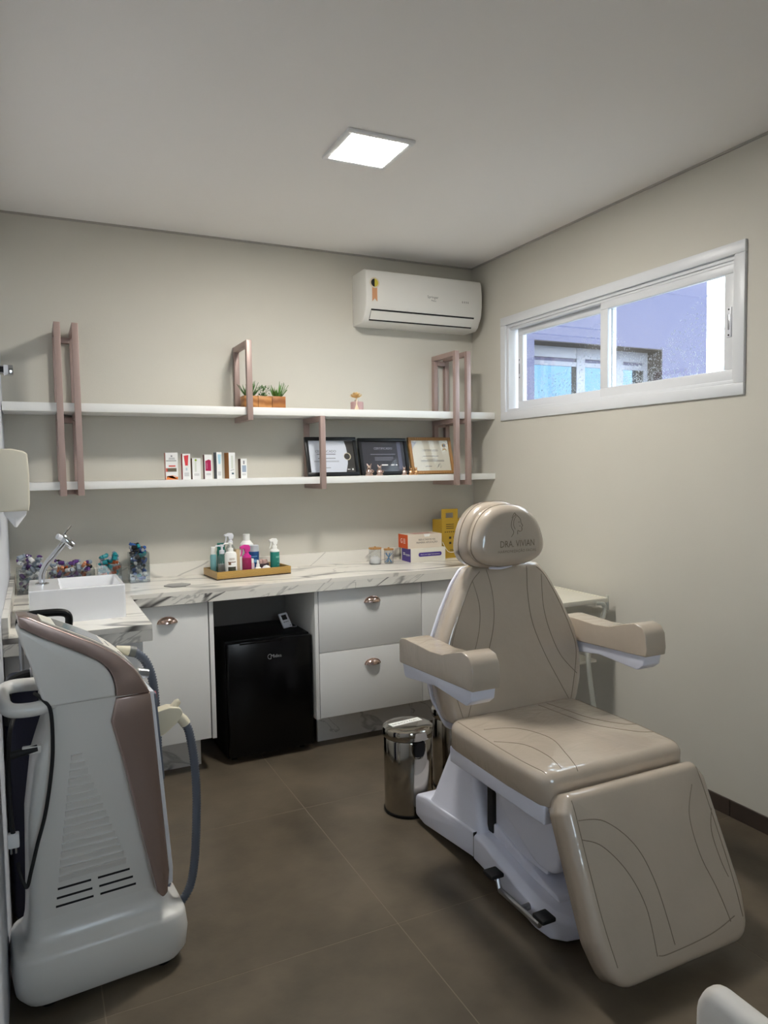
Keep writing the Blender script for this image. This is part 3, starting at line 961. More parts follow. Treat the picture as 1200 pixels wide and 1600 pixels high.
def c3(p, f, xd, yd, nd):
    finish('title', text_bm('CERTIFICADO', 0.018, f(-0.005, 0.145), xd, yd), ink, p, smooth=False)
    finish('text_line', quad_bm(f(0, 0), xd, yd, [(-0.06, 0.108, 0.05, 0.111), (-0.075, 0.082, 0.085, 0.0845), (-0.075, 0.076, 0.085, 0.0785), (-0.03, 0.089, 0.04, 0.091), (-0.05, 0.045, -0.005, 0.048)]), ink, p, smooth=False)
    gd = flat('rosette_gold', 168, 136, 56)
    finish('rosette', poly_bm(f(0.098, 0.176), xd, yd, [(0.016 * math.cos(k * PI / 8) * (1 if k % 2 else 0.85), 0.016 * math.sin(k * PI / 8) * (1 if k % 2 else 0.85)) for k in range(16)]), gd, p, smooth=False)
    finish('ribbon', poly_bm(f(0.098, 0.16, -0.004), xd, yd, [(-0.010, 0), (-0.016, -0.018), (-0.004, -0.012), (0.004, -0.012), (0.016, -0.018), (0.010, 0)]), gd, p, smooth=False)
    finish('rosette_core', poly_bm(f(0.098, 0.176, -0.0035), xd, yd, circ(0.009)), flat('cert_dark', 58, 56, 54), p, smooth=False)
    bm = newbm(); add_tube(bm, smooth_path([f(0.03, 0.035), f(0.045, 0.06), f(0.038, 0.04), f(0.055, 0.065), f(0.052, 0.036), f(0.065, 0.05)], 4), 0.0006, 4)
    finish('signature', bm, ink, p)
    finish('corner_pattern', poly_bm(f(0, 0), xd, yd, [(-0.124, 0.200), (-0.124, 0.150), (-0.112, 0.170), (-0.085, 0.200)]), flat('pattern_grey', 168, 172, 178), p, smooth=False)
certificate('oak-framed certificate with cream page beside the double bracket', 2.176, 0.292, 0.226, M['oak'], flat('cert_cream', 214, 210, 194), 0.018, c3)

# ------------------------------------------------------------------ rose gold figurines
def figurine(label, x, h, w, twin=False):
    y = 3.728
    t = thing('figurine', label, 'figurine', (x, y, ZLW), 'rose gold figurines on the lower shelf')
    xs = (x - 0.017, x + 0.017) if twin else (x,)
    for q in xs:
        bm = newbm()
        add_lathe(bm, [(w * 0.85, ZLW), (w, ZLW + 0.12 * h), (w * 0.85, ZLW + 0.35 * h), (w * 0.5, ZLW + 0.52 * h), (w * 0.36, ZLW + 0.58 * h)], (q, y, 0), 14, sy=0.75)
        b = finish('body', bm, M['copper'] if not twin else M['gold'], t)
        bm = newbm(); bmesh.ops.create_uvsphere(bm, u_segments=12, v_segments=8, radius=w * 0.55)
        bm.transform(Matrix.Translation((q, y, ZLW + 0.70 * h)))
        finish('head', bm, M['copper'] if not twin else M['gold'], t)
        for s in (-1, 1):
            bm = newbm(); add_cyl(bm, (q + s * w * 0.3, y, ZLW + 0.80 * h), (q + s * w * 0.62, y, ZLW + h), w * 0.22, 8, r2=w * 0.08)
            finish('ear', bm, M['copper'] if not twin else M['gold'], t)
            bm = newbm(); add_tube(bm, smooth_path([(q + s * w * 0.6, y - 0.002, ZLW + 0.5 * h), (q + s * w * 0.9, y - w * 0.5, ZLW + 0.36 * h), (q + s * w * 0.25, y - w * 0.85, ZLW + 0.30 * h)], 4), w * 0.2, 7)
            finish('arm', bm, M['copper'] if not twin else M['gold'], t)
figurine('largest rose gold figurine in front of the dark certificate', 1.713, 0.068, 0.023)
figurine('second rose gold figurine in front of the dark certificate', 1.778, 0.062, 0.021)
figurine('small single gold figurine between dark and oak certificates', 1.936, 0.050, 0.0155)
figurine('pair of tiny gold figurines in front of the oak certificate', 1.995, 0.048, 0.015, True)

# ================================================================== CABINETS, COUNTER
ZT = 0.900
CF = 3.425           # counter front edge
DF = 3.455           # door faces
AP = 0.062
LXE, LYF = 0.375, 2.745
# L-shaped counter: slab + aprons + upstands
ct = thing('countertop', 'white veined marble L-shaped countertop with thick front edge', 'countertop', (1.2, 3.7, ZT - AP))
bm = newbm()
add_box(bm, (XL + 0.001, CF, ZT - 0.02), (XR - 0.001, YB - 0.001, ZT), 0.0008, 1)
finish('slab', bm, M['marble'], ct, smooth=False)
bm = newbm()
add_box(bm, (XL + 0.001, LYF, ZT - 0.02), (LXE, 2.985, ZT), 0.0008, 1)
add_box(bm, (XL + 0.001, 2.987, ZT - 0.02), (LXE, CF - 0.001, ZT - 0.0004), 0.0008, 1)
finish('slab', bm, M['marble'], ct, smooth=False)
bm = newbm(); add_box(bm, (LXE, CF, ZT - AP), (XR - 0.001, CF + 0.02, ZT - 0.0202), 0.0006, 1)
finish('apron', bm, M['marble_apron'], ct, smooth=False)
bm = newbm(); add_box(bm, (XL + 0.001, LYF, ZT - AP), (LXE, LYF + 0.02, ZT - 0.0202), 0.0006, 1)
finish('apron', bm, M['marble_apron'], ct, smooth=False)
bm = newbm(); add_box(bm, (LXE - 0.02, LYF + 0.02, ZT - AP), (LXE, CF + 0.02, ZT - 0.0202), 0.0006, 1)
finish('apron', bm, M['marble_apron'], ct, smooth=False)
bm = newbm(); add_box(bm, (XL + 0.022, YB - 0.021, ZT), (XR - 0.001, YB - 0.001, ZT + 0.072), 0.0008, 1)
struct('trim_3', bm, M['marble'], smooth=False, label='low marble upstand along the back wall')
bm = newbm(); add_box(bm, (XL + 0.001, LYF, ZT), (XL + 0.021, YB - 0.001, ZT + 0.072), 0.0008, 1)
struct('trim_4', bm, M['marble'], smooth=False, label='low marble upstand along the left wall')
# grey metal outlet cover flush on the counter top
tag(finish('counter_grommet', (lambda b: (add_lathe(b, [(0.062, ZT), (0.064, ZT + 0.002), (0.064, ZT + 0.005), (0.058, ZT + 0.006)], (0.615, 3.60, 0), 6, sy=0.9), b)[1])(newbm()), flat('grommet_grey', 150, 150, 148, 0.3), angle=20), 'grey flat hexagonal lid lying on the marble counter left of the tray', 'lid')

def cup_handle(parent, x, z, y, m):
    """half-shell cup pull"""
    bm = newbm()
    w, d, h = 0.042, 0.022, 0.026
    n = 14
    rings = []
    for i in range(n + 1):
        a = PI * i / n
        ring = []
        for j in range(7):
            b = PI / 2 * j / 6
            ring.append(V(x - w * math.cos(a), y - d * math.sin(a) * math.sin(b) - 0.0005, z + h * math.sin(a) * math.cos(b)))
        rings.append(ring)
    vs = [[bm.verts.new(p) for p in r] for r in rings]
    for i in range(n):
        for j in range(6):
            try: bm.faces.new((vs[i][j], vs[i + 1][j], vs[i + 1][j + 1], vs[i][j + 1]))
            except ValueError: pass
    bmesh.ops.remove_doubles(bm, verts=bm.verts, dist=1e-5)
    bmesh.ops.solidify(bm, geom=list(bm.faces), thickness=0.0018)
    # rim flange on the face
    add_tube(bm, [V(x - (w + 0.003) * math.cos(PI * k / 16), y - 0.0015, z + (h + 0.003) * math.sin(PI * k / 16)) for k in range(17)], 0.0026, 6)
    add_tube(bm, [V(x - w, y - 0.002, z), V(x, y - d, z - 0.001), V(x + w, y - 0.002, z)], 0.0012, 5)
    return finish('handle', bm, m, parent, angle=50)

DZ0, DZ1 = 0.170, 0.832
# carcass pieces
cb = thing('base_cabinet', 'white base cabinet with one door left of the fridge niche', 'cabinet', (0.48, 3.7, 0), 'base cabinets')
box('body', (0.345, DF + 0.02, 0.170), (0.728, YB - 0.002, ZT - 0.021), M['cab_edge'], cb, smooth=False)
dr = box('door', (0.350, DF, DZ0), (0.728, DF + 0.019, DZ1), M['cab'], cb, 0.001)
cup_handle(dr, 0.539, 0.750, DF, M['copper'])
box('side_panel', (0.734, DF, DZ0 - 0.004), (0.754, YB - 0.002, ZT - 0.063), M['cab'], cb, 0.0006)
box('plinth', (0.36, 3.583, 0.0), (0.70, 3.60, 0.170), M['marble_dark'], cb, smooth=False)
cb2 = thing('base_cabinet', 'white base cabinet with two wide drawers right of the fridge', 'cabinet', (1.58, 3.7, 0), 'base cabinets')
box('body', (1.288, DF + 0.02, 0.170), (1.889, YB - 0.002, ZT - 0.021), M['cab_edge'], cb2, smooth=False)
d_a = box('drawer', (1.290, DF, 0.513), (1.888, DF + 0.019, DZ1), M['cab'], cb2, 0.001)
d_b = box('drawer', (1.290, DF, DZ0), (1.888, DF + 0.019, 0.510), M['cab'], cb2, 0.001)
cup_handle(d_a, 1.592, 0.752, DF, M['copper'])
cup_handle(d_b, 1.589, 0.419, DF, M['copper'])
box('side_panel', (1.268, DF, DZ0 - 0.004), (1.287, YB - 0.002, ZT - 0.063), M['cab'], cb2, 0.0006)
box('plinth', (1.317, 3.583, 0.0), (1.89, 3.60, 0.170), M['marble_dark'], cb2, smooth=False)
cb3 = thing('base_cabinet', 'white base cabinet with one door behind the treatment chair', 'cabinet', (2.2, 3.7, 0), 'base cabinets')
box('body', (1.892, DF + 0.02, 0.170), (XR - 0.002, YB - 0.002, ZT - 0.021), M['cab_edge'], cb3, smooth=False)
d_c = box('door', (1.892, DF, DZ0), (XR - 0.004, DF + 0.019, DZ1), M['cab'], cb3, 0.001)
cup_handle(d_c, 2.2, 0.752, DF, M['copper'])
box('plinth', (1.893, 3.583, 0.0), (XR - 0.002, 3.60, 0.170), M['marble_dark'], cb3, smooth=False)
cb4 = thing('base_cabinet', 'white and grey cabinet end under the sink beside the laser machine', 'cabinet', (0.12, 3.1, 0), 'base cabinets')
box('body', (XL + 0.002, LYF + 0.05, 0.10), (LXE - 0.030, CF + 0.02, ZT - 0.0625), M['cab'], cb4, 0.001)
box('plinth', (XL + 0.002, LYF + 0.09, 0.0), (LXE - 0.06, CF, 0.10), M['marble_dark'], cb4, smooth=False)
bk = box('niche_back', (0.755, YB - 0.012, 0.0), (1.267, YB - 0.001, ZT - 0.022), flat('niche_grey', 120, 118, 114), smooth=False)
tag(bk, 'dark grey back panel inside the fridge niche', 'panel')

# ------------------------------------------------------------------ fridge + thermometer
fy0, fy1, fx0, fx1, fz1 = 3.483, 3.905, 0.822, 1.262, 0.612
fg = thing('mini_fridge', 'black mini fridge in the cabinet niche', 'fridge', ((fx0 + fx1) / 2, (fy0 + fy1) / 2, 0))
box('body', (fx0, fy0 + 0.05, 0.018), (fx1, fy1, fz1), M['black'], fg, 0.004)
fd = box('door', (fx0, fy0, 0.035), (fx1, fy0 + 0.047, fz1 - 0.004), M['black_gloss'], fg, 0.006)
box('door_grip', (fx0 + 0.06, fy0 - 0.001, fz1 - 0.016), (fx1 - 0.16, fy0 + 0.012, fz1 - 0.0035), M['black_gloss'], fd, 0.003)
finish('logo_print', text_bm('Midea', 0.024, (1.068, fy0 - 0.0006, 0.522), X, Z), flat('logo_silver', 150, 152, 156), fd, smooth=False)
bm = newbm(); add_tube(bm, [V(1.036 + 0.011 * math.cos(a), fy0 - 0.0008, 0.522 + 0.012 * math.sin(a)) for a in [0.4 + k * 0.42 for k in range(13)]], 0.0012, 5)
finish('logo_ring', bm, flat('logo_silver', 150, 152, 156), fd)
for x in (fx0 + 0.04, fx1 - 0.04):
    for y in (fy0 + 0.08, fy1 - 0.05):
        bm = newbm(); add_cyl(bm, (x, y, 0), (x, y, 0.02), 0.015, 12)
        finish('foot', bm, M['black'], fg)
th = thing('thermometer', 'small white digital thermometer leaning on top of the mini fridge', 'thermometer', (1.19, 3.66, fz1))
tl = math.radians(22)
yd_ = V(0, math.sin(tl), math.cos(tl)); nd_ = X.cross(yd_)
frt = lambda a, b, c: V(1.19, 3.655, fz1 + 0.0035) + X * (a * 0.94 - b * 0.28) + V(0, yd_.y, 0) * b + Z * (b * yd_.z + a * 0.14 + 0.0036) + nd_ * c
finish('case', prism_bm(rpoly([(-0.025, 0), (0.025, 0), (0.025, 0.078), (-0.025, 0.078)], 0.004, 3), -0.007, 0.007, frt, 0.001), M['white_plastic'], th)
finish('display', prism_bm([(-0.014, 0.042), (0.014, 0.042), (0.014, 0.068), (-0.014, 0.068)], 0.0066, 0.0076, frt), M['darkslot'], th, smooth=False)
finish('buttons', quad_bm(frt(0, 0, 0.0074), (frt(1, 0, 0) - frt(0, 0, 0)), (frt(0, 1, 0) - frt(0, 0, 0)), [(-0.014, 0.028, -0.006, 0.033), (-0.003, 0.028, 0.005, 0.033), (0.008, 0.028, 0.014, 0.033), (0.012, 0.006, 0.02, 0.011)]), gr, th, smooth=False)
bm = newbm(); add_tube(bm, [frt(0, 0.05, -0.007), V(1.185, 3.715, fz1 + 0.001)], 0.002, 6)
finish('prop_leg', bm, M['white_plastic'], th)
bm = newbm(); add_tube(bm, smooth_path([(1.207, 3.652, fz1 + 0.010), (1.225, 3.655, fz1 + 0.008), (1.250, 3.69, fz1 + 0.002), (1.255, 3.78, fz1 + 0.002)], 5), 0.0017, 6)
finish('probe_wire', bm, M['white_plastic'], th)

# ------------------------------------------------------------------ sink and faucet
sx0, sx1, sy0, sy1, sz1 = -0.030, 0.306, 2.933, 3.250, 1.027
sk_ = thing('vessel_sink', 'white rectangular ceramic vessel sink on the marble counter', 'sink', ((sx0 + sx1) / 2, (sy0 + sy1) / 2, ZT))
bm = newbm()
def rr(x0, x1, y0, y1, z, r=0.012):
    return [V(p.x, p.y, z) for p in rpoly([(x0, y0), (x1, y0), (x1, y1), (x0, y1)], r, 4)]
ix0 = sx0 + 0.105
add_rings(bm, [rr(sx0, sx1, sy0, sy1, ZT, 0.01), rr(sx0, sx1, sy0, sy1, sz1 - 0.003, 0.01), rr(sx0 + 0.003, sx1 - 0.003, sy0 + 0.003, sy1 - 0.003, sz1, 0.008),
               rr(ix0, sx1 - 0.014, sy0 + 0.014, sy1 - 0.014, sz1, 0.008), rr(ix0 + 0.002, sx1 - 0.016, sy0 + 0.016, sy1 - 0.016, sz1 - 0.003, 0.008),
               rr(ix0 + 0.02, sx1 - 0.03, sy0 + 0.03, sy1 - 0.03, ZT + 0.03, 0.02)])
finish('basin', bm, M['ceramic'], sk_)
bm = newbm(); add_lathe(bm, [(0.022, ZT + 0.0302), (0.022, ZT + 0.033), (0.012, ZT + 0.034)], (0.18, 3.09, 0), 18)
finish('drain', bm, M['chrome'], sk_)
fa = thing('faucet', 'chrome faucet with slanted spout beside the sink basin', 'faucet', (0.018, 3.10, sz1))
bm = newbm(); add_lathe(bm, [(0.025, sz1), (0.025, sz1 + 0.004), (0.016, sz1 + 0.007), (0.010, sz1 + 0.008)], (0.018, 3.10, 0), 24)
finish('base_ring', bm, M['chrome'], fa)
bm = newbm(); add_tube(bm, smooth_path([(0.018, 3.10, sz1 + 0.006), (0.019, 3.10, sz1 + 0.04), (0.034, 3.10, sz1 + 0.075), (0.070, 3.10, sz1 + 0.120), (0.104, 3.10, sz1 + 0.160)], 8), 0.0115, 16)
finish('spout_pipe', bm, M['chrome'], fa)
bm = newbm(); add_tube(bm, [(0.094, 3.10, 1.213), (0.097, 3.10, 1.209), (0.131, 3.10, 1.170), (0.134, 3.10, 1.167)], 0.017, 18, rfun=lambda i, n: 0.014 if i in (0, 3) else 0.0165)
finish('mixer_head', bm, M['chrome'], fa)
bm = newbm(); add_tube(bm, [(0.100, 3.10, 1.212), (0.108, 3.10, 1.224), (0.130, 3.10, 1.251)], 0.004, 8)
finish('lever', bm, M['chrome'], fa)
bm = newbm(); add_tube(bm, [(0.092, 3.088, 1.205), (0.078, 3.08, 1.213)], 0.011, 12)
finish('valve_cap', bm, M['white_plastic'], fa)

# ------------------------------------------------------------------ clear bins heaped with vials
vial_cols = [('vial_white', 236, 236, 236), ('vial_clear', 146, 158, 172), ('vial_teal', 40, 140, 150), ('vial_blue', 52, 90, 160), ('vial_purple', 92, 58, 122), ('vial_amber', 178, 86, 40), ('vial_black', 28, 28, 32), ('vial_silver', 160, 164, 170), ('vial_peach', 222, 150, 110)]
for n, r, g_, b in vial_cols: flat(n, r, g_, b, 0.2)
def vial_mesh(body, cap, r, h):
    bm = newbm()
    add_lathe(bm, [(r * 0.9, 0), (r, 0.001), (r, h * 0.62), (r * 0.55, h * 0.74), (r * 0.55, h * 0.76)], (0, 0, -h / 2), 8, 0)
    add_lathe(bm, [(r * 0.72, h * 0.76), (r * 0.75, h * 0.78), (r * 0.75, h), (r * 0.6, h * 1.01)], (0, 0, -h / 2), 8, 1)
    bmesh.ops.recalc_face_normals(bm, faces=bm.faces)
    me = bpy.data.meshes.new('vial')
    bm.to_mesh(me); bm.free()
    me.materials.append(M[body]); me.materials.append(M[cap])
    for p in me.polygons: p.use_smooth = True
    me.set_sharp_from_angle(angle=math.radians(40))
    return me
def heap(name, label, cat, x0, x1, y0, y1, h, over, n, kinds, vlabel, group, r=0.0105, vh=0.034, seed=1):
    rnd = random.Random(seed)
    w = 0.003
    t = thing(name, label, cat, ((x0 + x1) / 2, (y0 + y1) / 2, ZT))
    bm = newbm()
    for a, b in (((x0, y0, ZT), (x1, y1, ZT + w)), ((x0, y0, ZT + w), (x1, y0 + w, ZT + h)), ((x0, y1 - w, ZT + w), (x1, y1, ZT + h)), ((x0, y0 + w, ZT + w), (x0 + w, y1 - w, ZT + h)), ((x1 - w, y0 + w, ZT + w), (x1, y1 - w, ZT + h))):
        add_box(bm, a, b)
    finish('walls', bm, M['acrylic'], t, smooth=False)
    meshes = [vial_mesh(b, c, r * rnd.uniform(0.8, 1.1), vh * rnd.uniform(0.85, 1.15)) for b, c in kinds]
    m = r + w + 0.006
    xs, ys = x0 + m, y0 + m
    pts = []
    stepz = (h - r + over) / n
    for k in range(n):
        z = ZT + w + r * 1.1 + stepz * k
        best = None
        for _ in range(24):
            q = V(rnd.uniform(x0 + m, max(x0 + m + 1e-4, x1 - m)), rnd.uniform(y0 + m, max(y0 + m + 1e-4, y1 - m)), z)
            dmin = min([(q - p).length for p in pts[-26:]] or [1])
            if best is None or dmin > best[0]:
                best = (dmin, q)
        pts.append(best[1])
        o = bpy.data.objects.new('vial', rnd.choice(meshes))
        COL.objects.link(o)
        o.location = best[1]
        o.rotation_euler = (rnd.uniform(0.5, 1.9), rnd.uniform(-0.5, 0.5), rnd.uniform(0, 6.28))
        tag(o, vlabel, 'vial', group)
heap('clear_jar', 'tall square clear jar heaped with blue and white vials', 'jar', 0.420, 0.515, 3.790, 3.885, 0.150, 0.035, 62,
     [('vial_blue', 'vial_white'), ('vial_clear', 'vial_black'), ('vial_white', 'vial_white'), ('vial_black', 'vial_silver'), ('vial_blue', 'vial_blue'), ('vial_teal', 'vial_black'), ('vial_clear', 'vial_black'), ('vial_black', 'vial_blue')],
     'small used vial heaped in the tall square clear jar', 'vials in the tall jar', seed=4)
heap('clear_bin', 'clear bin of teal and white vials between sink and tall jar', 'bin', 0.268, 0.378, 3.76, 3.86, 0.105, 0.045, 40,
     [('vial_teal', 'vial_teal'), ('vial_clear', 'vial_teal'), ('vial_white', 'vial_white'), ('vial_teal', 'vial_clear'), ('vial_amber', 'vial_amber'), ('vial_clear', 'vial_silver')],
     'small teal or clear vial heaped in the clear bin beside the tall jar', 'vials in the teal bin', seed=9)
heap('clear_bin', 'long clear bin of purple and orange vials behind the sink', 'bin', 0.045, 0.255, 3.74, 3.86, 0.090, 0.038, 66,
     [('vial_purple', 'vial_clear'), ('vial_clear', 'vial_purple'), ('vial_peach', 'vial_peach'), ('vial_clear', 'vial_silver'), ('vial_black', 'vial_purple'), ('vial_white', 'vial_clear'), ('vial_amber', 'vial_peach')],
     'small purple or orange vial heaped in the long bin behind the sink', 'vials in the long bin', seed=12)
heap('clear_bin', 'clear bin of silver and purple vials in the left corner behind the faucet', 'bin', -0.085, 0.035, 3.70, 3.83, 0.115, 0.055, 48,
     [('vial_clear', 'vial_silver'), ('vial_silver', 'vial_purple'), ('vial_purple', 'vial_silver'), ('vial_clear', 'vial_clear'), ('vial_white', 'vial_silver')],
     'small silver or purple vial heaped in the bin behind the faucet', 'vials in the corner bin', seed=21)

# ------------------------------------------------------------------ tray of bottles
TA = math.radians(5)
TO = V(0.822, 3.655, ZT)
TR = Matrix.Rotation(TA, 3, 'Z')
def tp(a, b, z=0.0):
    return TO + TR @ V(a, b, 0) + V(0, 0, z)
tw, td, thh = 0.405, 0.225, 0.042
tr = thing('bottle_tray', 'gold textured rectangular tray holding skincare bottles on the counter', 'tray', tp(tw / 2, td / 2))
fr2 = lambda a, b, c: tp(a, b, c)
finish('tray_base', prism_bm([(0, 0), (tw, 0), (tw, td), (0, td)], 0.0, 0.006, fr2), M['tray_in'], tr, smooth=False)
for nm, q in (('rim', [(0, 0), (tw, 0), (tw, 0.008), (0, 0.008)]), ('rim', [(0, td - 0.008), (tw, td - 0.008), (tw, td), (0, td)]), ('rim', [(0, 0.008), (0.008, 0.008), (0.008, td - 0.008), (0, td - 0.008)]), ('rim', [(tw - 0.008, 0.008), (tw, 0.008), (tw, td - 0.008), (tw - 0.008, td - 0.008)])):
    finish(nm, prism_bm(q, 0.006, thh, fr2, 0.001), M['tray'], tr)
ZB = ZT + 0.006
GB = 'bottles in the tray'
def bottle(name, label, a, b, prof, m, parts, sx=1.0, sy=1.0, cat='bottle'):
    c = tp(a, b, 0.006)
    t = thing(name, label, cat, c, GB)
    bm = newbm(); add_lathe(bm, prof, c, 24, sx=sx, sy=sy)
    finish('bottle_body', bm, m, t)
    for nm, fn, mm in parts:
        bm = newbm(); fn(bm, c)
        finish(nm, bm, mm, t)
    return t
def cap(r, z0, z1):
    return lambda bm, c: add_lathe(bm, [(r, z0), (r, z1 - 0.002), (r * 0.92, z1)], c, 20)
def band(r, z0, z1, sx=1, sy=1):
    return lambda bm, c: add_lathe(bm, [(r, z0), (r, z1)], c, 24, sx=sx, sy=sy)
def pump(z):
    def f(bm, c):
        add_lathe(bm, [(0.014, z), (0.014, z + 0.018), (0.006, z + 0.020), (0.005, z + 0.036), (0.012, z + 0.037), (0.012, z + 0.046), (0.008, z + 0.048)], c, 16)
        add_tube(bm, [c + V(-0.004, 0, z + 0.043), c + V(-0.032, -0.006, z + 0.043), c + V(-0.036, -0.007, z + 0.038)], 0.004, 8)
    return f
def trigger(z, s=1.0):
    def f(bm, c):
        add_lathe(bm, [(0.013 * s, z), (0.013 * s, z + 0.016), (0.009 * s, z + 0.02), (0.009 * s, z + 0.03)], c, 16)
        fr_ = lambda a, b, t: c + V(a * s, t * s, z + b * s)
        merge(bm, prism_bm([(0.012, 0.026), (0.016, 0.045), (0.010, 0.056), (-0.010, 0.058), (-0.030, 0.050), (-0.031, 0.042), (-0.012, 0.040), (-0.008, 0.026)], -0.009, 0.009, fr_, 0.002))
        merge(bm, prism_bm([(-0.018, 0.042), (-0.023, 0.042), (-0.026, 0.018), (-0.031, 0.006), (-0.027, 0.005), (-0.021, 0.018)], -0.005, 0.005, fr_, 0.001))
    return f
def label_print(w, z0, z1, r, rects):
    """label patches wrapped on the front of a round bottle"""
    def f(bm, c):
        for x0, x1, a, b in rects:
            n = 6
            lo = []; hi = []
            for k in range(n + 1):
                x = x0 + (x1 - x0) * k / n
                y = -math.sqrt(max(1e-8, r * r - x * x)) - 0.0006
                lo.append(bm.verts.new(c + V(x, y, a))); hi.append(bm.verts.new(c + V(x, y, b)))
            for k in range(n):
                bm.faces.new((lo[k], lo[k + 1], hi[k + 1], hi[k]))
    return f
teal = flat('teal_plastic', 38, 130, 118, 0.35)
bottle('teal_bottle', 'slim pale teal bottle with white cap at the left end of the tray', 0.030, 0.15, [(0.014, 0), (0.016, 0.003), (0.016, 0.105), (0.010, 0.115)], flat('pale_teal', 120, 172, 176, 0.25), [('cap', cap(0.012, 0.112, 0.15), M['matwhite'])])
bottle('clear_pump_bottle', 'clear pump bottle half hidden left of the white lotion pump', 0.068, 0.12, [(0.022, 0), (0.024, 0.003), (0.024, 0.095), (0.012, 0.115), (0.012, 0.118)], M['acrylic'], [('liquid', lambda bm, c: add_lathe(bm, [(0.020, 0.003), (0.022, 0.005), (0.022, 0.06)], c, 20), flat('pale_liquid', 196, 196, 192)), ('pump', pump(0.115), M['white_plastic'])])
bottle('green_bottle', 'dark green bottle top behind the white lotion pump', 0.085, 0.185, [(0.022, 0), (0.024, 0.003), (0.024, 0.12), (0.02, 0.135)], teal, [('cap', cap(0.021, 0.134, 0.165), teal)])
bottle('lotion_pump_bottle', 'white lotion pump bottle with dark printed label at the tray front', 0.088, 0.042, [(0.028, 0), (0.031, 0.004), (0.031, 0.115), (0.027, 0.128), (0.013, 0.134)], M['matwhite'],
       [('pump', pump(0.132), M['matwhite']), ('print_block', label_print(0, 0, 0, 0.031, [(-0.020, 0.020, 0.030, 0.056)]), flat('lbl_olive', 62, 62, 48)), ('text_line', label_print(0, 0, 0, 0.031, [(-0.020, 0.020, 0.078, 0.082), (-0.018, -0.006, 0.066, 0.078), (-0.014, 0.014, 0.092, 0.094), (-0.014, 0.014, 0.098, 0.100)]), flat('lbl_brown', 120, 84, 58))], sy=0.999)
bottle('clear_spray_bottle', 'tall clear spray bottle with white trigger at the back of the tray', 0.125, 0.150, [(0.026, 0), (0.028, 0.004), (0.028, 0.13), (0.014, 0.155), (0.014, 0.16)], M['acrylic'], [('liquid', lambda bm, c: add_lathe(bm, [(0.024, 0.003), (0.026, 0.005), (0.026, 0.07)], c, 20), flat('pale_liquid', 196, 196, 192)), ('trigger_head', trigger(0.158, 1.05), M['white_plastic'])])
bx_ = thing('beige_box', 'tall beige and white box standing between lotion and pink spray', 'box', tp(0.138, 0.068, 0.006), GB)
finish('box_body', prism_bm([(0.122, 0.055), (0.152, 0.055), (0.152, 0.085), (0.122, 0.085)], 0.0062, 0.145, fr2, 0.0008), flat('box_beige', 208, 186, 150), bx_, smooth=False)
finish('box_edge', prism_bm([(0.142, 0.0544), (0.1525, 0.0544), (0.1525, 0.0552), (0.142, 0.0552)], 0.008, 0.143, fr2), M['matwhite'], bx_, smooth=False)
bottle('pink_spray_bottle', 'magenta spray bottle with pink liquid in the tray middle', 0.178, 0.050, [(0.022, 0), (0.0245, 0.004), (0.0245, 0.09), (0.020, 0.10), (0.013, 0.105)], flat('pink_liquid', 150, 32, 84, 0.1), [('trigger_head', trigger(0.095, 1.15), flat('magenta', 214, 56, 150, 0.4)), ('shoulder', band(0.0225, 0.088, 0.105), flat('magenta', 214, 56, 150, 0.4))])
bottle('white_bottle', 'large white capped bottle at the back of the tray', 0.225, 0.178, [(0.034, 0), (0.036, 0.004), (0.036, 0.15), (0.022, 0.168), (0.018, 0.17)], M['matwhite'], [('cap', cap(0.018, 0.168, 0.205), M['matwhite'])])
bottle('blue_bottle', 'blue bottle with grey cap behind the small dropper', 0.238, 0.108, [(0.027, 0), (0.029, 0.004), (0.029, 0.115), (0.027, 0.118)], flat('deep_blue', 28, 74, 128, 0.3), [('cap', cap(0.028, 0.117, 0.15), flat('cap_grey', 196, 202, 208, 0.4)), ('text_line', label_print(0, 0, 0, 0.029, [(-0.02, 0.012, 0.09, 0.094), (-0.02, 0.012, 0.06, 0.075)]), flat('lbl_ice', 120, 170, 206))])
bottle('pink_bottle', 'small pale pink bottle behind the white dropper', 0.212, 0.075, [(0.015, 0), (0.016, 0.003), (0.016, 0.055), (0.012, 0.062)], flat('pale_pink', 220, 190, 196), [('cap', cap(0.0125, 0.061, 0.082), M['matwhite'])])
bottle('dropper_bottle', 'small white dropper bottle at the front of the tray', 0.232, 0.034, [(0.0165, 0), (0.0175, 0.003), (0.0175, 0.036), (0.010, 0.042)], M['matwhite'], [('collar', cap(0.010, 0.041, 0.056), M['matwhite']), ('dropper_bulb', lambda bm, c: add_lathe(bm, [(0.006, 0.056), (0.006, 0.072), (0.003, 0.078)], c, 12), M['matwhite'])])
bottle('round_jar', 'white egg-shaped jar beside the teal spray bottle', 0.282, 0.040, [(0.012, 0), (0.022, 0.006), (0.026, 0.018), (0.023, 0.032), (0.014, 0.042), (0.002, 0.046)], M['matwhite'], [('lid_line', band(0.0262, 0.019, 0.020), gr)], cat='jar')
bottle('glitter_jar', 'low jar of pink and brown pads behind the egg-shaped jar', 0.290, 0.120, [(0.036, 0), (0.038, 0.003), (0.038, 0.045), (0.036, 0.048)], flat('dark_jar', 66, 52, 56, 0.3), [('pads', lambda bm, c: [add_lathe(bm, [(0.012, 0.048), (0.013, 0.055), (0.010, 0.064), (0.002, 0.067)], c + V(0.018 * math.cos(k * 1.26), 0.018 * math.sin(k * 1.26), 0), 8) for k in range(5)], flat('pad_pink', 208, 170, 160))], cat='jar')
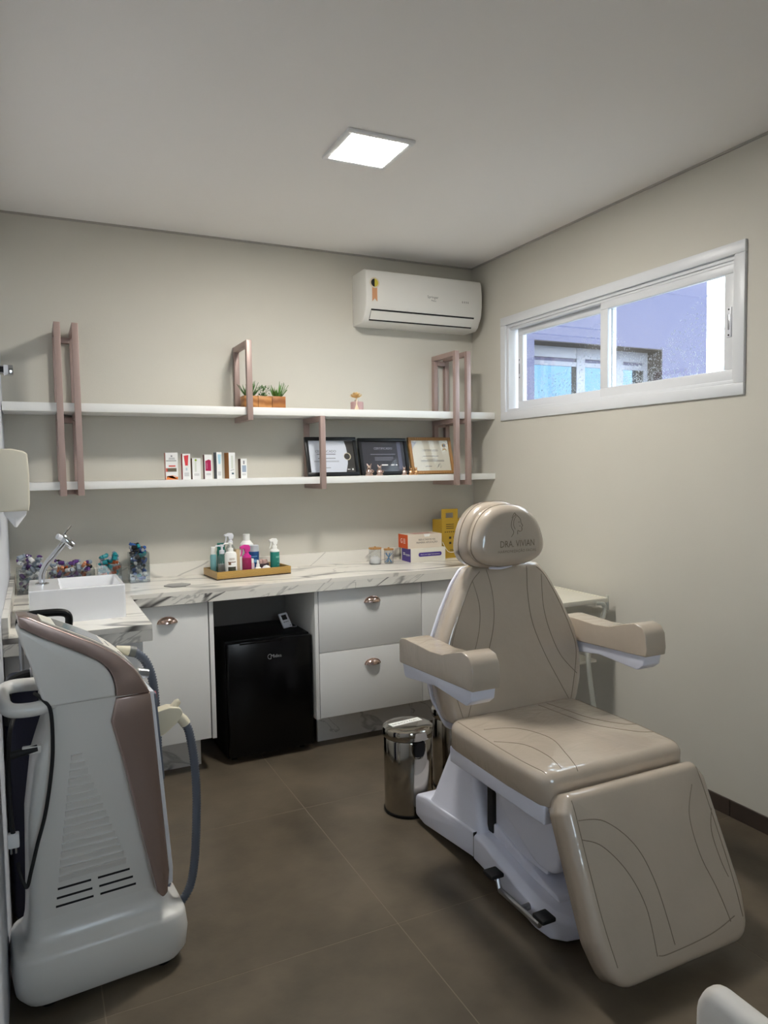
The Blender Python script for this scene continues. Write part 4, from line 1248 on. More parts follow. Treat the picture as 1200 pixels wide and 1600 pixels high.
bottle('teal_spray_bottle', 'teal spray bottle with white trigger at the right of the tray', 0.340, 0.062, [(0.023, 0), (0.025, 0.004), (0.025, 0.108), (0.024, 0.112)], teal, [('shoulder', lambda bm, c: add_lathe(bm, [(0.025, 0.112), (0.024, 0.120), (0.013, 0.128)], c, 20), M['matwhite']), ('trigger_head', trigger(0.126, 1.0), M['matwhite']), ('text_line', label_print(0, 0, 0, 0.025, [(0.004, 0.020, 0.04, 0.042), (0.004, 0.02, 0.06, 0.062), (-0.002, 0.02, 0.08, 0.090)]), flat('lbl_mint', 120, 180, 170))])

# ------------------------------------------------------------------ glass jars, boxes, sharps box
def jar(label, x, y, r, h, content):
    t = thing('glass_jar', label, 'jar', (x, y, ZT), 'small glass jars with wooden lids')
    bm = newbm(); add_lathe(bm, [(r * 0.96, ZT), (r, ZT + 0.003), (r, ZT + h)], (x, y, 0), 28)
    finish('glass', bm, M['acrylic'], t)
    bm = newbm(); add_lathe(bm, [(r * 1.03, ZT + h), (r * 1.06, ZT + h + 0.003), (r * 1.04, ZT + h + 0.008), (0.006, ZT + h + 0.009), (0.006, ZT + h + 0.014), (0.002, ZT + h + 0.016)], (x, y, 0), 28)
    finish('wooden_lid', bm, wood('lid_wood', rgb(176, 126, 66), rgb(196, 150, 92), 40, 'X'), t)
    content(t, x, y, r)
def cotton(t, x, y, r):
    bm = newbm()
    add_lathe(bm, [(r * 0.8, ZT + 0.003), (r * 0.9, ZT + 0.012), (r * 0.88, ZT + 0.03), (r * 0.6, ZT + 0.042), (0.004, ZT + 0.046)], (x, y, 0), 18)
    finish('cotton', bm, M['paper'], t)
def swabs(t, x, y, r):
    for k in range(5):
        a = k * 1.25
        bm = newbm(); add_tube(bm, [(x + r * 0.72 * math.cos(a), y + r * 0.72 * math.sin(a), ZT + 0.006), (x - r * 0.72 * math.cos(a), y - r * 0.72 * math.sin(a), ZT + 0.06)], 0.0022, 6)
        finish('swab', bm, flat('swab_blue', 60, 130, 190), t)
jar('larger glass jar with wooden lid and cotton beside the boxes', 1.775, 3.80, 0.036, 0.088, cotton)
jar('smaller glass jar with wooden lid and blue swabs beside the boxes', 1.858, 3.79, 0.028, 0.078, swabs)

bxa = thing('purple_box', 'white and purple carton at the bottom of the two-box stack', 'box', (2.08, 3.78, ZT), 'stacked cartons')
x0, x1, y0, y1, h = 1.975, 2.210, 3.735, 3.860, 0.080
bm = newbm(); add_box(bm, (x0, y0, ZT), (x1, y1, ZT + h), 0.0008, 1)
finish('carton_body', bm, flat('box_cream', 228, 224, 212), bxa, smooth=False)
pur = flat('box_purple', 74, 56, 140)
finish('purple_side', poly_bm((x0 - 0.0005, y0 + 0.125, ZT), -Y, Z, [(0.012, 0.003), (0.125, 0.001), (0.125, 0.080), (0.012, 0.080)]), pur, bxa, smooth=False)
finish('side_print', quad_bm((x0 - 0.001, y0 + 0.125, ZT), -Y, Z, [(0.03, 0.048, 0.055, 0.053), (0.03, 0.040, 0.06, 0.044), (0.065, 0.042, 0.115, 0.045), (0.065, 0.036, 0.115, 0.038)]), M['matwhite'], bxa, smooth=False)
finish('purple_pill', poly_bm((x0 + 0.13, y0 - 0.0006, ZT + 0.043), X, Z, [(p.x, p.y) for p in rpoly([(-0.078, -0.012), (0.078, -0.012), (0.078, 0.012), (-0.078, 0.012)], 0.0115, 5)]), pur, bxa, smooth=False)
finish('pill_text', text_bm('Única com duplo fusionamento', 0.0105, (x0 + 0.13, y0 - 0.001, ZT + 0.043), X, Z), M['matwhite'], bxa, smooth=False)
bxb = thing('orange_box', 'cream and orange carton on top of the purple carton', 'box', (2.07, 3.79, ZT + h), 'stacked cartons')
z0 = ZT + h
ob0, ob1, oy0, oy1, oh = 1.962, 2.192, 3.745, 3.865, 0.082
finish('carton_body', (lambda b: (add_box(b, (ob0, oy0, z0), (ob1, oy1, z0 + oh), 0.0008, 1), b)[1])(newbm()), flat('box_sand', 224, 212, 196), bxb, smooth=False)
ora = flat('box_orange', 214, 84, 22)
finish('orange_side', poly_bm((ob0 - 0.0006, oy1, z0), -Y, Z, [(0.0, 0.001), (0.12, 0.001), (0.12, oh), (0.0, oh)]), ora, bxb, smooth=False)
finish('side_print', text_bm('G', 0.04, (ob0 - 0.001, oy1 - 0.04, z0 + 0.042), -Y, Z), M['matwhite'], bxb, smooth=False)
finish('side_print', quad_bm((ob0 - 0.001, oy1, z0), -Y, Z, [(0.065, 0.030 + 0.008 * k, 0.09, 0.033 + 0.008 * k) for k in range(4)]), M['matwhite'], bxb, smooth=False)
tb = text_bm('RESULTADOS NA', 0.0145, (ob0 + 0.128, oy0 - 0.0006, z0 + 0.050), X, Z)
merge(tb, text_bm('PRIMEIRA APLICAÇÃO', 0.0145, (ob0 + 0.128, oy0 - 0.0006, z0 + 0.033), X, Z))
finish('front_print', tb, flat('print_dark', 60, 52, 48), bxb, smooth=False)
finish('lid_tab', poly_bm((ob0 + 0.128, oy0 - 0.0012, z0 + oh), X, Z, [(-0.022, 0.001), (-0.016, -0.015), (0.016, -0.015), (0.022, 0.001)]), M['matwhite'], bxb, smooth=False)
finish('lid_print', quad_bm((ob0, oy0, z0 + oh + 0.0006), X, Y, [(0.06, 0.03, 0.19, 0.10)]), flat('print_rose', 196, 150, 140), bxb, smooth=False)
yl = flat('sharps_yellow', 176, 142, 44)
ylk = flat('sharps_print', 60, 48, 24)
sb = thing('sharps_box', 'yellow cardboard sharps disposal box in the counter corner', 'box', (2.30, 3.86, ZT))
yx0, yx1, yy0, yy1 = 2.225, 2.430, 3.800, 3.915
box('carton_body', (yx0, yy0, ZT), (yx1, yy1, ZT + 0.235), yl, sb, 0.001, smooth=False)
hp = lambda a, b, t: V(yx0 + a, yy0 + 0.002 + t, ZT + 0.235 + b)
bm = newbm()
for q in ([(0.0, 0.0), (0.115, 0.0), (0.115, 0.012), (0.0, 0.012)], [(0.0, 0.042), (0.115, 0.042), (0.115, 0.066), (0.0, 0.066)], [(0, 0.012), (0.03, 0.012), (0.03, 0.042), (0, 0.042)], [(0.082, 0.012), (0.115, 0.012), (0.115, 0.042), (0.082, 0.042)]):
    merge(bm, prism_bm(q, 0.0, 0.003, hp))
finish('handle_flap', bm, yl, sb, smooth=False)
pl_ = finish('print_lines', quad_bm((yx0, yy0 - 0.0006, ZT), X, Z, [(0.03, 0.205 - 0.012 * k, 0.085, 0.209 - 0.012 * k) for k in range(3)] + [(0.02 + 0.014 * k, 0.158, 0.028 + 0.014 * k, 0.164) for k in range(11)] + [(0.05, 0.118, 0.066, 0.132), (0.078, 0.12, 0.1, 0.123), (0.078, 0.128, 0.1, 0.131), (0.05, 0.086, 0.066, 0.1), (0.078, 0.088, 0.1, 0.091), (0.055, 0.05, 0.1, 0.053), (0.055, 0.042, 0.1, 0.045)]), ylk, sb, smooth=False)
pl_['kind'] = 'stuff'
bm = newbm(); add_tube(bm, smooth_path([(2.214, 3.775, ZT + 0.105), (2.245, 3.785, ZT + 0.06), (2.275, 3.79, ZT + 0.038), (2.34, 3.79, ZT + 0.040)], 5), 0.0018, 6)
finish('carry_string', bm, M['matwhite'], sb)

# ------------------------------------------------------------------ towel dispenser and chrome bracket on the left wall
dp = thing('towel_dispenser', 'cream paper towel dispenser on the left wall above the sink', 'dispenser', (XL, 3.0, 1.32))
dprof = [(0.0, 1.325), (0.0, 1.545), (0.05, 1.546), (0.088, 1.538), (0.101, 1.528), (0.104, 1.45), (0.1015, 1.345), (0.098, 1.327)]
finish('cover', prism_bm(dprof, 2.85, 3.10, lambda a, b, t: V(XL + 0.0005 + a, t, b), 0.006, 3), M['dispenser'], dp)
bm = newbm()
pt = []
for i, (z, w) in enumerate(((1.335, 0.040), (1.31, 0.034), (1.288, 0.018), (1.268, 0.004))):
    pt.append([V(XL + 0.055 - w, 2.90, z), V(XL + 0.055, 2.895 - 0.006, z), V(XL + 0.055 + w, 2.90, z), V(XL + 0.055, 2.906, z)])
add_rings(bm, pt)
finish('paper_towel', bm, M['paper'], dp)
hg = thing('chrome_bracket', 'small chrome wall bracket above the left end of the upper shelf', 'bracket', (XL + 0.03, 3.0, 1.83))
box('plate', (XL + 0.0005, 2.985, 1.822), (XL + 0.038, 3.035, 1.850), M['chrome'], hg, 0.002)
box('clamp', (XL + 0.036, 2.975, 1.818), (XL + 0.068, 3.03, 1.852), M['chrome'], hg, 0.003)
box('pad', (XL + 0.022, 2.981, 1.8255), (XL + 0.040, 2.9845, 1.846), M['darkslot'], hg, 0.001)

# ================================================================== TREATMENT CHAIR
CX = 1.592
ch = thing('treatment_chair', 'beige leather aesthetic treatment chair with white base and armrests', 'chair', (CX, 2.05, 0))
LE = M['leather']
def placed(bm, o, xd, yd, nd):
    m = Matrix(((xd.x, yd.x, nd.x, o.x), (xd.y, yd.y, nd.y, o.y), (xd.z, yd.z, nd.z, o.z), (0, 0, 0, 1)))
    bm.transform(m)
    return m
def seams(bvh, m, curves, parent, hmax=0.3, r=0.0014, name='seam'):
    for c in curves:
        pts = []
        for q in smooth_path([V(a, b, 0) for a, b in c], 8):
            h = bvh.ray_cast(V(q.x, q.y, hmax), V(0, 0, -1))
            if h[0] is not None:
                pts.append(m @ (h[0] - h[1] * 0.0002))
        if len(pts) > 2:
            b = newbm()
            add_tube(b, pts, r, 5)
            finish(name, b, M['seam'], parent)
# --- seat (local: x across, y toward back, h up)
sw, sd = 0.292, 0.565
o_seat = rpoly([(-sw + 0.01, 0), (sw - 0.01, 0), (sw, 0.20), (sw - 0.005, sd), (-sw + 0.005, sd), (-sw, 0.20)], [0.055, 0.055, 0.2, 0.06, 0.06, 0.2], 6, 0.03)
bm = cushion_bm(o_seat, 0.105, 0.035, 0.014, 0.01)
bv = BVHTree.FromBMesh(bm)
tilt = math.radians(0)
m4 = placed(bm, V(CX, 1.648, 0.452), X, V(0, math.cos(tilt), -math.sin(tilt)), V(0, math.sin(tilt), math.cos(tilt)))
seat = finish('seat', bm, LE, ch, angle=60)
seams(bv, m4, [[(-0.262, 0.03), (-0.272, 0.2), (-0.265, 0.54)], [(0.262, 0.03), (0.272, 0.2), (0.265, 0.54)],
               [(-0.16, 0.01), (-0.13, 0.10), (-0.10, 0.22), (-0.14, 0.34), (-0.235, 0.40)], [(-0.205, 0.03), (-0.19, 0.12), (-0.20, 0.22), (-0.262, 0.30)],
               [(0.262, 0.12), (0.20, 0.14), (0.11, 0.24), (0.085, 0.36), (0.09, 0.52)], [(0.267, 0.20), (0.21, 0.22), (0.15, 0.30), (0.13, 0.40), (0.13, 0.52)]], seat)
# --- backrest
bt = math.radians(7)
def half_outline(pts):
    return [(-x, z) for x, z in pts] + [(x, z) for x, z in reversed(pts)]
bk_pts = [(0.280, 0.0), (0.314, 0.10), (0.324, 0.20), (0.304, 0.30), (0.254, 0.41), (0.198, 0.51), (0.150, 0.570), (0.06, 0.572)]
ob = rpoly(half_outline(bk_pts), [0.05, 0.2, 0.2, 0.2, 0.2, 0.15, 0.045, 0.0] + [0.0, 0.045, 0.15, 0.2, 0.2, 0.2, 0.2, 0.05], 5, 0.035)
bm = cushion_bm(ob, 0.095, 0.03, 0.010, 0.01)
bv = BVHTree.FromBMesh(bm)
byd = V(0, math.sin(bt), math.cos(bt)); bnd = X.cross(byd)
bo = V(CX + 0.020, 2.283, 0.512)
m4 = placed(bm, bo, X, byd, bnd)
back = finish('backrest', bm, LE, ch, angle=60)
seams(bv, m4, [[(-0.245, 0.02), (-0.290, 0.20), (-0.270, 0.30), (-0.225, 0.41), (-0.17, 0.51), (-0.13, 0.55)], [(0.245, 0.02), (0.290, 0.20), (0.270, 0.30), (0.225, 0.41), (0.17, 0.51), (0.13, 0.55)],
               [(-0.10, 0.555), (-0.085, 0.47), (-0.09, 0.36), (-0.13, 0.24), (-0.20, 0.10), (-0.225, 0.03)], [(0.085, 0.555), (0.075, 0.45), (0.085, 0.34), (0.13, 0.22), (0.20, 0.09), (0.235, 0.03)],
               [(-0.165, 0.52), (-0.145, 0.42), (-0.16, 0.32), (-0.205, 0.22), (-0.28, 0.13)], [(0.15, 0.52), (0.145, 0.40), (0.165, 0.30), (0.21, 0.20), (0.285, 0.12)]], back)
# white shell behind the backrest
bsh = rpoly([(x * 1.03, z) for x, z in half_outline([(0.255, -0.03)] + bk_pts[1:])], [0.05, 0.2, 0.2, 0.2, 0.2, 0.15, 0.045, 0.0] + [0.0, 0.045, 0.15, 0.2, 0.2, 0.2, 0.2, 0.05], 5, 0.035)
bm = cushion_bm(bsh, 0.03, 0.006, 0.0, 0.02)
placed(bm, bo - bnd * 0.029, X, byd, bnd)
finish('back_shell', bm, M['chair_white'], ch, angle=50)
# --- headrest: two stacked pillow layers
ht = math.radians(4)
hyd = V(0, math.sin(ht), math.cos(ht)); hnd = X.cross(hyd)
def egg(sx, sz, zc):
    pts = []
    for k in range(40):
        a = 2 * PI * k / 40
        c, s = math.cos(a), math.sin(a)
        ex = abs(c) ** 0.75 * (1 if c > 0 else -1)
        ez = abs(s) ** 0.82 * (1 if s > 0 else -1)
        wide = 1.0 - 0.20 * ez
        pts.append(Vector((sx * ex * wide, zc + sz * ez)))
    return pts
ho = V(CX - 0.040, 2.325, 1.200)
hb = cushion_bm(egg(0.156, 0.124, 0), 0.112, 0.042, 0.004, 0.03)
placed(hb, ho, X, hyd, hnd)
hr = finish('headrest', hb, LE, ch, angle=70)
hb = cushion_bm(egg(0.148, 0.112, -0.002), 0.095, 0.042, 0.006, 0.028)
bv = BVHTree.FromBMesh(hb)
m4 = placed(hb, ho + hnd * 0.088, X, hyd, hnd)
pil = finish('head_pillow', hb, LE, ch, angle=70)
for sc, par in ((0.9, hr), (1.0, pil)):
    b = newbm()
    hh = 0.066 if par is hr else 0.050
    e_ = egg(0.1565, 0.1245, 0) if par is hr else egg(0.1484, 0.1124, -0.002)
    base = ho if par is hr else ho + hnd * 0.088
    add_tube(b, [base + X * p.x + hyd * p.y + hnd * hh for p in e_], 0.0016, 5, closed=True)
    finish('seam', b, M['seam'], par)
def on_face(bmt):
    """lay flat lettering (local x,y) on the pillow face"""
    for v in bmt.verts:
        h = bv.ray_cast(V(v.co.x, v.co.y, 0.4), V(0, 0, -1))
        z = h[0].z if h[0] is not None else 0.075
        v.co = m4 @ V(v.co.x, v.co.y, z + 0.0008)
    return bmt
finish('name_print', on_face(text_bm('DRA. VIVIAN', 0.034, (0.014, -0.034, 0), X, Y, xscale=0.80)), M['emb'], pil, smooth=False)
finish('name_print', on_face(text_bm('HARMONIZAÇÃO FACIAL', 0.0135, (0.014, -0.060, 0), X, Y, spacing=1.10)), M['emb'], pil, smooth=False)
b = newbm()
for c in ([(0.010, 0.070), (0.024, 0.055), (0.026, 0.040), (0.032, 0.030), (0.026, 0.026), (0.027, 0.016), (0.018, 0.010), (0.008, 0.014), (0.006, 0.0)],
          [(0.010, 0.072), (-0.006, 0.062), (-0.016, 0.044), (-0.018, 0.026), (-0.010, 0.008), (-0.022, -0.008)],
          [(0.008, 0.066), (-0.004, 0.052), (-0.008, 0.034), (-0.003, 0.018)], [(0.014, 0.044), (0.020, 0.044)], [(0.016, 0.030), (0.022, 0.029)], [(-0.012, 0.060), (0.002, 0.078), (0.006, 0.070)]):
    pts = []
    for q in smooth_path([V(x_ + 0.008, y_, 0) for x_, y_ in c], 4):
        h = bv.ray_cast(V(q.x, q.y, 0.4), V(0, 0, -1))
        pts.append(m4 @ V(q.x, q.y, (h[0].z if h[0] is not None else 0.075) + 0.0004))
    add_tube(b, pts, 0.0011, 4)
finish('face_emblem', b, M['emb'], pil)
bm = newbm()
for s in (-0.05, 0.05):
    add_cyl(bm, ho + X * (s + 0.045) + hyd * -0.24 - hnd * 0.085, ho + X * (s + 0.045) + hyd * -0.06 - hnd * 0.012, 0.008, 10)
finish('headrest_post', bm, M['chrome'], ch)
bm = newbm(); add_tube(bm, smooth_path([ho + X * -0.045 + hyd * -0.121 + hnd * 0.085, ho + X * 0.0 + hyd * -0.126 + hnd * 0.09, ho + X * 0.055 + hyd * -0.12 + hnd * 0.085], 5), 0.005, 8)
finish('headrest_clip', bm, M['chair_white'], ch)
# --- footrest
ft_top, ft_bot = V(CX, 1.672, 0.488), V(CX, 1.462, 0.030)
fyd = (ft_top - ft_bot).normalized(); fnd = X.cross(fyd)
fl_ = (ft_top - ft_bot).length
fw = 0.284
of = rpoly([(-fw + 0.03, 0), (fw - 0.03, 0), (fw, 0.12), (fw - 0.004, fl_ - 0.05), (fw - 0.03, fl_), (-fw + 0.03, fl_), (-fw + 0.004, fl_ - 0.05), (-fw, 0.12)], [0.09, 0.09, 0.1, 0.03, 0.03, 0.03, 0.03, 0.1], 6, 0.03)
bm = cushion_bm(of, 0.092, 0.026, 0.008, 0.012)
bv = BVHTree.FromBMesh(bm)
m4 = placed(bm, ft_bot, X, fyd, fnd)
foot = finish('footrest', bm, LE, ch, angle=60)
seams(bv, m4, [[(-0.243, 0.06), (-0.252, 0.2), (-0.248, fl_ - 0.02)], [(0.243, 0.06), (0.252, 0.2), (0.248, fl_ - 0.02)],
               [(-0.245, 0.43), (-0.16, 0.41), (-0.08, 0.33), (-0.045, 0.22), (-0.035, 0.06)], [(-0.25, 0.38), (-0.19, 0.35), (-0.13, 0.27), (-0.10, 0.17), (-0.105, 0.05)],
               [(0.205, 0.44), (0.155, 0.36), (0.15, 0.25), (0.175, 0.15), (0.19, 0.06)], [(0.255, 0.36), (0.225, 0.30), (0.225, 0.22), (0.235, 0.17)], [(-0.10, 0.05), (-0.06, 0.045), (0.10, 0.05), (0.21, 0.07)]], foot)
bm = newbm(); add_box(bm, (CX - 0.262, 1.632, 0.436), (CX + 0.268, 1.70, 0.456), 0.006)
finish('flap', bm, LE, foot)
bm = newbm()
merge(bm, prism_bm([(-0.10, 0.02), (0.10, 0.02), (0.10, fl_ - 0.02), (-0.10, fl_ - 0.02)], -0.025, 0.002, lambda a, b_, t: ft_bot + X * a + fyd * b_ + fnd * t, 0.004))
finish('footrest_plate', bm, M['chair_white'], foot)
# --- white tray under the seat
bm = newbm(); add_box(bm, (CX - 0.278, 1.668, 0.400), (CX + 0.278, 2.205, 0.458), 0.006, 3)
finish('seat_tray', bm, M['chair_white'], ch)
# --- centre panel below the seat
pp = rpoly([(1.690, 0.402), (1.690, 0.205), (1.800, 0.196), (1.965, 0.284), (2.105, 0.400)], [0.0, 0.06, 0.08, 0.1, 0.0], 6)
finish('lift_cover', prism_bm([(p.x, p.y) for p in pp], CX - 0.205, CX + 0.205, lambda a, b_, t: V(t, a, b_), 0.012, 3), M['chair_white'], ch)
pp = rpoly([(1.76, 0.401), (1.80, 0.15), (2.11, 0.15), (2.09, 0.401)], 0.01, 3)
finish('lift_column', prism_bm([(p.x, p.y) for p in pp], CX - 0.16, CX + 0.16, lambda a, b_, t: V(t, a, b_), 0.004, 2), M['chair_white'], ch)
bm = newbm(); add_box(bm, (CX - 0.175, 2.085, 0.16), (CX + 0.175, 2.12, 0.39), 0.003)
finish('gap_slab', bm, M['darkslot'], ch)  # plain dark slab in the gap between lift column and pylon
# --- base: rear block, front block
bw = 0.225
pr = rpoly([(2.130, 0.060), (2.130, 0.158), (2.480, 0.140), (2.575, 0.118), (2.575, 0.030), (2.50, 0.018)], [0.0, 0.012, 0.05, 0.03, 0.02, 0.05], 4)
finish('base_rear', prism_bm([(p.x, p.y) for p in pr], CX - bw, CX + bw, lambda a, b_, t: V(t, a, b_), 0.014, 3), M['chair_white'], ch)
bm = newbm()
rings = []
for y, w, z0_, z1_ in ((2.127, 0.228, 0.058, 0.158), (2.05, 0.229, 0.052, 0.150), (1.95, 0.232, 0.042, 0.128), (1.85, 0.238, 0.030, 0.112), (1.76, 0.242, 0.022, 0.104), (1.70, 0.232, 0.020, 0.098), (1.665, 0.20, 0.022, 0.090), (1.645, 0.14, 0.028, 0.078)):
    sec = rpoly([(-w, z0_), (w, z0_), (w, z1_ - 0.012), (w - 0.03, z1_), (-w + 0.03, z1_), (-w, z1_ - 0.012)], [0.01, 0.01, 0.012, 0.02, 0.02, 0.012], 4)
    rings.append([V(CX + p.x, y, p.y) for p in sec])
add_rings(bm, rings)
finish('base_front', bm, M['chair_white'], ch, angle=40)
pw = rpoly([(1.72, 0.085), (1.74, 0.112), (1.86, 0.140), (2.10, 0.20), (2.10, 0.13), (1.90, 0.09)], [0.01, 0.015, 0.06, 0.02, 0, 0], 4)
finish('base_hump', prism_bm([(p.x, p.y) for p in pw], CX - 0.17, CX + 0.17, lambda a, b_, t: V(t, a, b_), 0.01, 3), M['chair_white'], ch)
bm = newbm(); add_box(bm, (CX - 0.2285, 2.1265, 0.056), (CX + 0.2285, 2.1305, 0.1575), 0.002)
finish('joint_line', bm, M['darkslot'], ch)
# --- rear pylon: trapezoid leaning forward
bm = newbm()
rings = []
for z, y0_, y1_, w in ((0.142, 2.105, 2.465, 0.222), (0.16, 2.110, 2.455, 0.215), (0.30, 2.165, 2.395, 0.196), (0.40, 2.195, 2.350, 0.184), (0.425, 2.205, 2.335, 0.176), (0.435, 2.22, 2.32, 0.165)):
    q = rpoly([(-w, y0_), (w, y0_), (w, y1_), (-w, y1_)], 0.03, 4)
    rings.append([V(CX + p.x, p.y, z) for p in q])
add_rings(bm, rings)
finish('pylon', bm, M['chair_white'], ch, angle=40)
# --- pedals
bm = newbm()
px_ = CX - 0.262
add_tube(bm, [(px_ - 0.006, 1.925, 0.112), (px_ - 0.008, 1.905, 0.076), (px_ - 0.008, 1.70, 0.076), (px_ - 0.006, 1.675, 0.112)], 0.009, 8)
pb_ = finish('pedal_bar', bm, M['satin'], ch)
bm = newbm(); add_cyl(bm, (px_ - 0.008, 1.79, 0.076), (CX - 0.22, 1.79, 0.080), 0.011, 14)
finish('pedal_axle', bm, M['satin'], pb_)
for y_ in (1.935, 1.672):
    bm = newbm(); add_box(bm, (px_ - 0.038, y_ - 0.026, 0.112), (px_ + 0.012, y_ + 0.026, 0.126), 0.004)
    finish('pedal', bm, M['rubber'], pb_)
for x_ in (-0.17, 0.17):
    for y_ in (1.74, 2.50):
        bm = newbm(); add_lathe(bm, [(0.02, 0), (0.022, 0.004), (0.012, 0.02), (0.008, 0.045)], (CX + x_, y_, 0), 12)
        finish('levelling_foot', bm, M['satin'], ch)
# --- armrests
def armrest(xc, w, out, dy):
    # leather: side profile (y,z), thick at the front end
    top = [(2.325, 0.842), (2.28, 0.848), (2.20, 0.847), (2.10, 0.843), (2.02, 0.850), (1.95, 0.872), (1.895, 0.886), (1.858, 0.878), (1.840, 0.852)]
    top = [(a + dy, b_) for a, b_ in top]
    bot = [(1.834 + dy, 0.80), (1.838 + dy, 0.774), (2.325 + dy, 0.752)]
    poly = rpoly(top + bot, [0.03, 0, 0, 0, 0, 0, 0, 0, 0, 0, 0.004, 0.01], 4)
    bmx = prism_bm([(p.x, p.y) for p in poly], xc - w / 2, xc + w / 2, lambda a, b_, t: V(t, a, b_), 0.021, 6)
    a_ = finish('armrest_pad', bmx, LE, ch, angle=45)
    for s in (-1, 1):
        b = newbm()
        add_tube(b, [V(xc + s * (w / 2 - 0.003), q[0], q[1] - 0.003) for q in top[1:-1]], 0.0014, 5)
        finish('seam', b, M['seam'], a_)
    poly = rpoly([(2.315 + dy, 0.751), (1.850 + dy, 0.7735), (1.856 + dy, 0.738), (1.885 + dy, 0.716), (2.08 + dy, 0.728), (2.30 + dy, 0.702)], [0.005, 0.005, 0.012, 0.02, 0.08, 0.02], 5)
    bmx = prism_bm([(p.x, p.y) for p in poly], xc - w / 2 + 0.008, xc + w / 2 - 0.008, lambda a, b_, t: V(t, a, b_), 0.006, 3)
    finish('armrest_base', bmx, M['chair_white'], a_)
    bmx = newbm(); add_box(bmx, (min(xc, xc + out * 0.16), 2.30, 0.715), (max(xc, xc + out * 0.16), 2.352, 0.745), 0.006)
    finish('armrest_mount', bmx, M['chair_white'], a_)
armrest(1.228, 0.102, 1, 0.0)
armrest(1.980, 0.096, -1, 0.045)

# ================================================================== TRASH CANS
def trash(label, x, y, withlabel, rot):
    t = thing('pedal_bin', label, 'trash can', (x, y, 0), 'steel pedal bins')
    R, H = 0.108, 0.372
    bm = newbm(); add_lathe(bm, [(R - 0.004, 0), (R - 0.002, 0.010), (R - 0.004, 0.013)], (x, y, 0), 48)
    finish('base_ring', bm, M['black'], t)
    bm = newbm(); add_lathe(bm, [(R - 0.006, 0.012), (R - 0.004, 0.016), (R - 0.004, 0.318), (R - 0.006, 0.322)], (x, y, 0), 64)
    finish('barrel', bm, M['steel'], t)
    bm = newbm(); add_lathe(bm, [(R - 0.008, 0.322), (R - 0.008, 0.327)], (x, y, 0), 48)
    finish('gap_ring', bm, M['black'], t)
    bm = newbm(); add_lathe(bm, [(R, 0.327), (R + 0.001, 0.332), (R + 0.001, 0.357), (R - 0.002, 0.364), (R - 0.010, 0.368), (R * 0.6, 0.372), (0.01, 0.373)], (x, y, 0), 64)
    lid = finish('lid', bm, M['steel'], t)
    d = V(math.cos(rot), math.sin(rot), 0); s = V(-math.sin(rot), math.cos(rot), 0)
    fr_ = lambda a, b_, c: V(x, y, 0) + s * a + Z * b_ + d * c
    q = rpoly([(-0.026, 0.325), (0.026, 0.325), (0.024, 0.262), (-0.024, 0.262)], [0.002, 0.002, 0.022, 0.022], 6)
    finish('finger_grip', prism_bm([(p.x, p.y) for p in q], R - 0.012, R + 0.004, fr_, 0.002), M['black_gloss'], t)
    bm = newbm(); add_tube(bm, smooth_path([fr_(-0.028, 0.315, R + 0.001), fr_(-0.028, 0.285, R), fr_(-0.016, 0.259, R + 0.001), fr_(0, 0.254, R + 0.002), fr_(0.016, 0.259, R + 0.001), fr_(0.028, 0.285, R), fr_(0.028, 0.315, R + 0.001)], 5), 0.0022, 6)
    finish('grip_rim', bm, M['steel'], t)
    if withlabel is not None:
        a = withlabel
        xd = V(math.cos(a), math.sin(a), 0); yd = V(-math.sin(a), math.cos(a), 0)
        c = V(x - 0.006, y + 0.012, 0.3745)
        tg = finish('lid_label', prism_bm([(-0.075, -0.018), (0.075, -0.018), (0.075, 0.018), (-0.075, 0.018)], -0.0035, 0.0, lambda p, q_, r_: c + xd * p + yd * q_ + Z * r_), M['matwhite'], lid, smooth=False)
        finish('label_text', text_bm('LIXO COMUM', 0.021, c + Z * 0.0004, xd, yd), flat('print_dark', 60, 52, 48), tg, smooth=False)
trash('polished steel pedal bin with a white printed label on its lid', 1.398, 2.690, PI + 0.10, math.radians(-93))
trash('polished steel pedal bin half hidden behind the treatment chair', 1.700, 2.800, PI + 0.6, math.radians(-40))

# ================================================================== SIDE TABLE behind chair
tt = thing('side_table', 'white metal instrument table with curved tube legs behind the chair', 'table', (2.23, 2.9, 0))
tx0, tx1, ty0, ty1, tz = 1.99, 2.485, 2.685, 3.150, 0.812
bm = newbm(); add_box(bm, (tx0, ty0, tz - 0.016), (tx1, ty1, tz - 0.004), 0.002)
tp_ = finish('table_top', bm, flat('table_white', 226, 222, 208, 0.35), tt)
finish('rim', frame_bm(ty0, ty1, tz - 0.022, tz, 0.012, tx0, tx1) if False else (lambda b: ([add_box(b, p, q, 0.002) for p, q in (((tx0, ty0 - 0.012, tz - 0.022), (tx1, ty0, tz)), ((tx0, ty1, tz - 0.022), (tx1, ty1 + 0.012, tz)), ((tx0 - 0.012, ty0 - 0.012, tz - 0.022), (tx0, ty1 + 0.012, tz)), ((tx1, ty0 - 0.012, tz - 0.022), (tx1 + 0.012, ty1 + 0.012, tz)))], b)[1])(newbm()), flat('table_white', 226, 222, 208, 0.35), tp_)
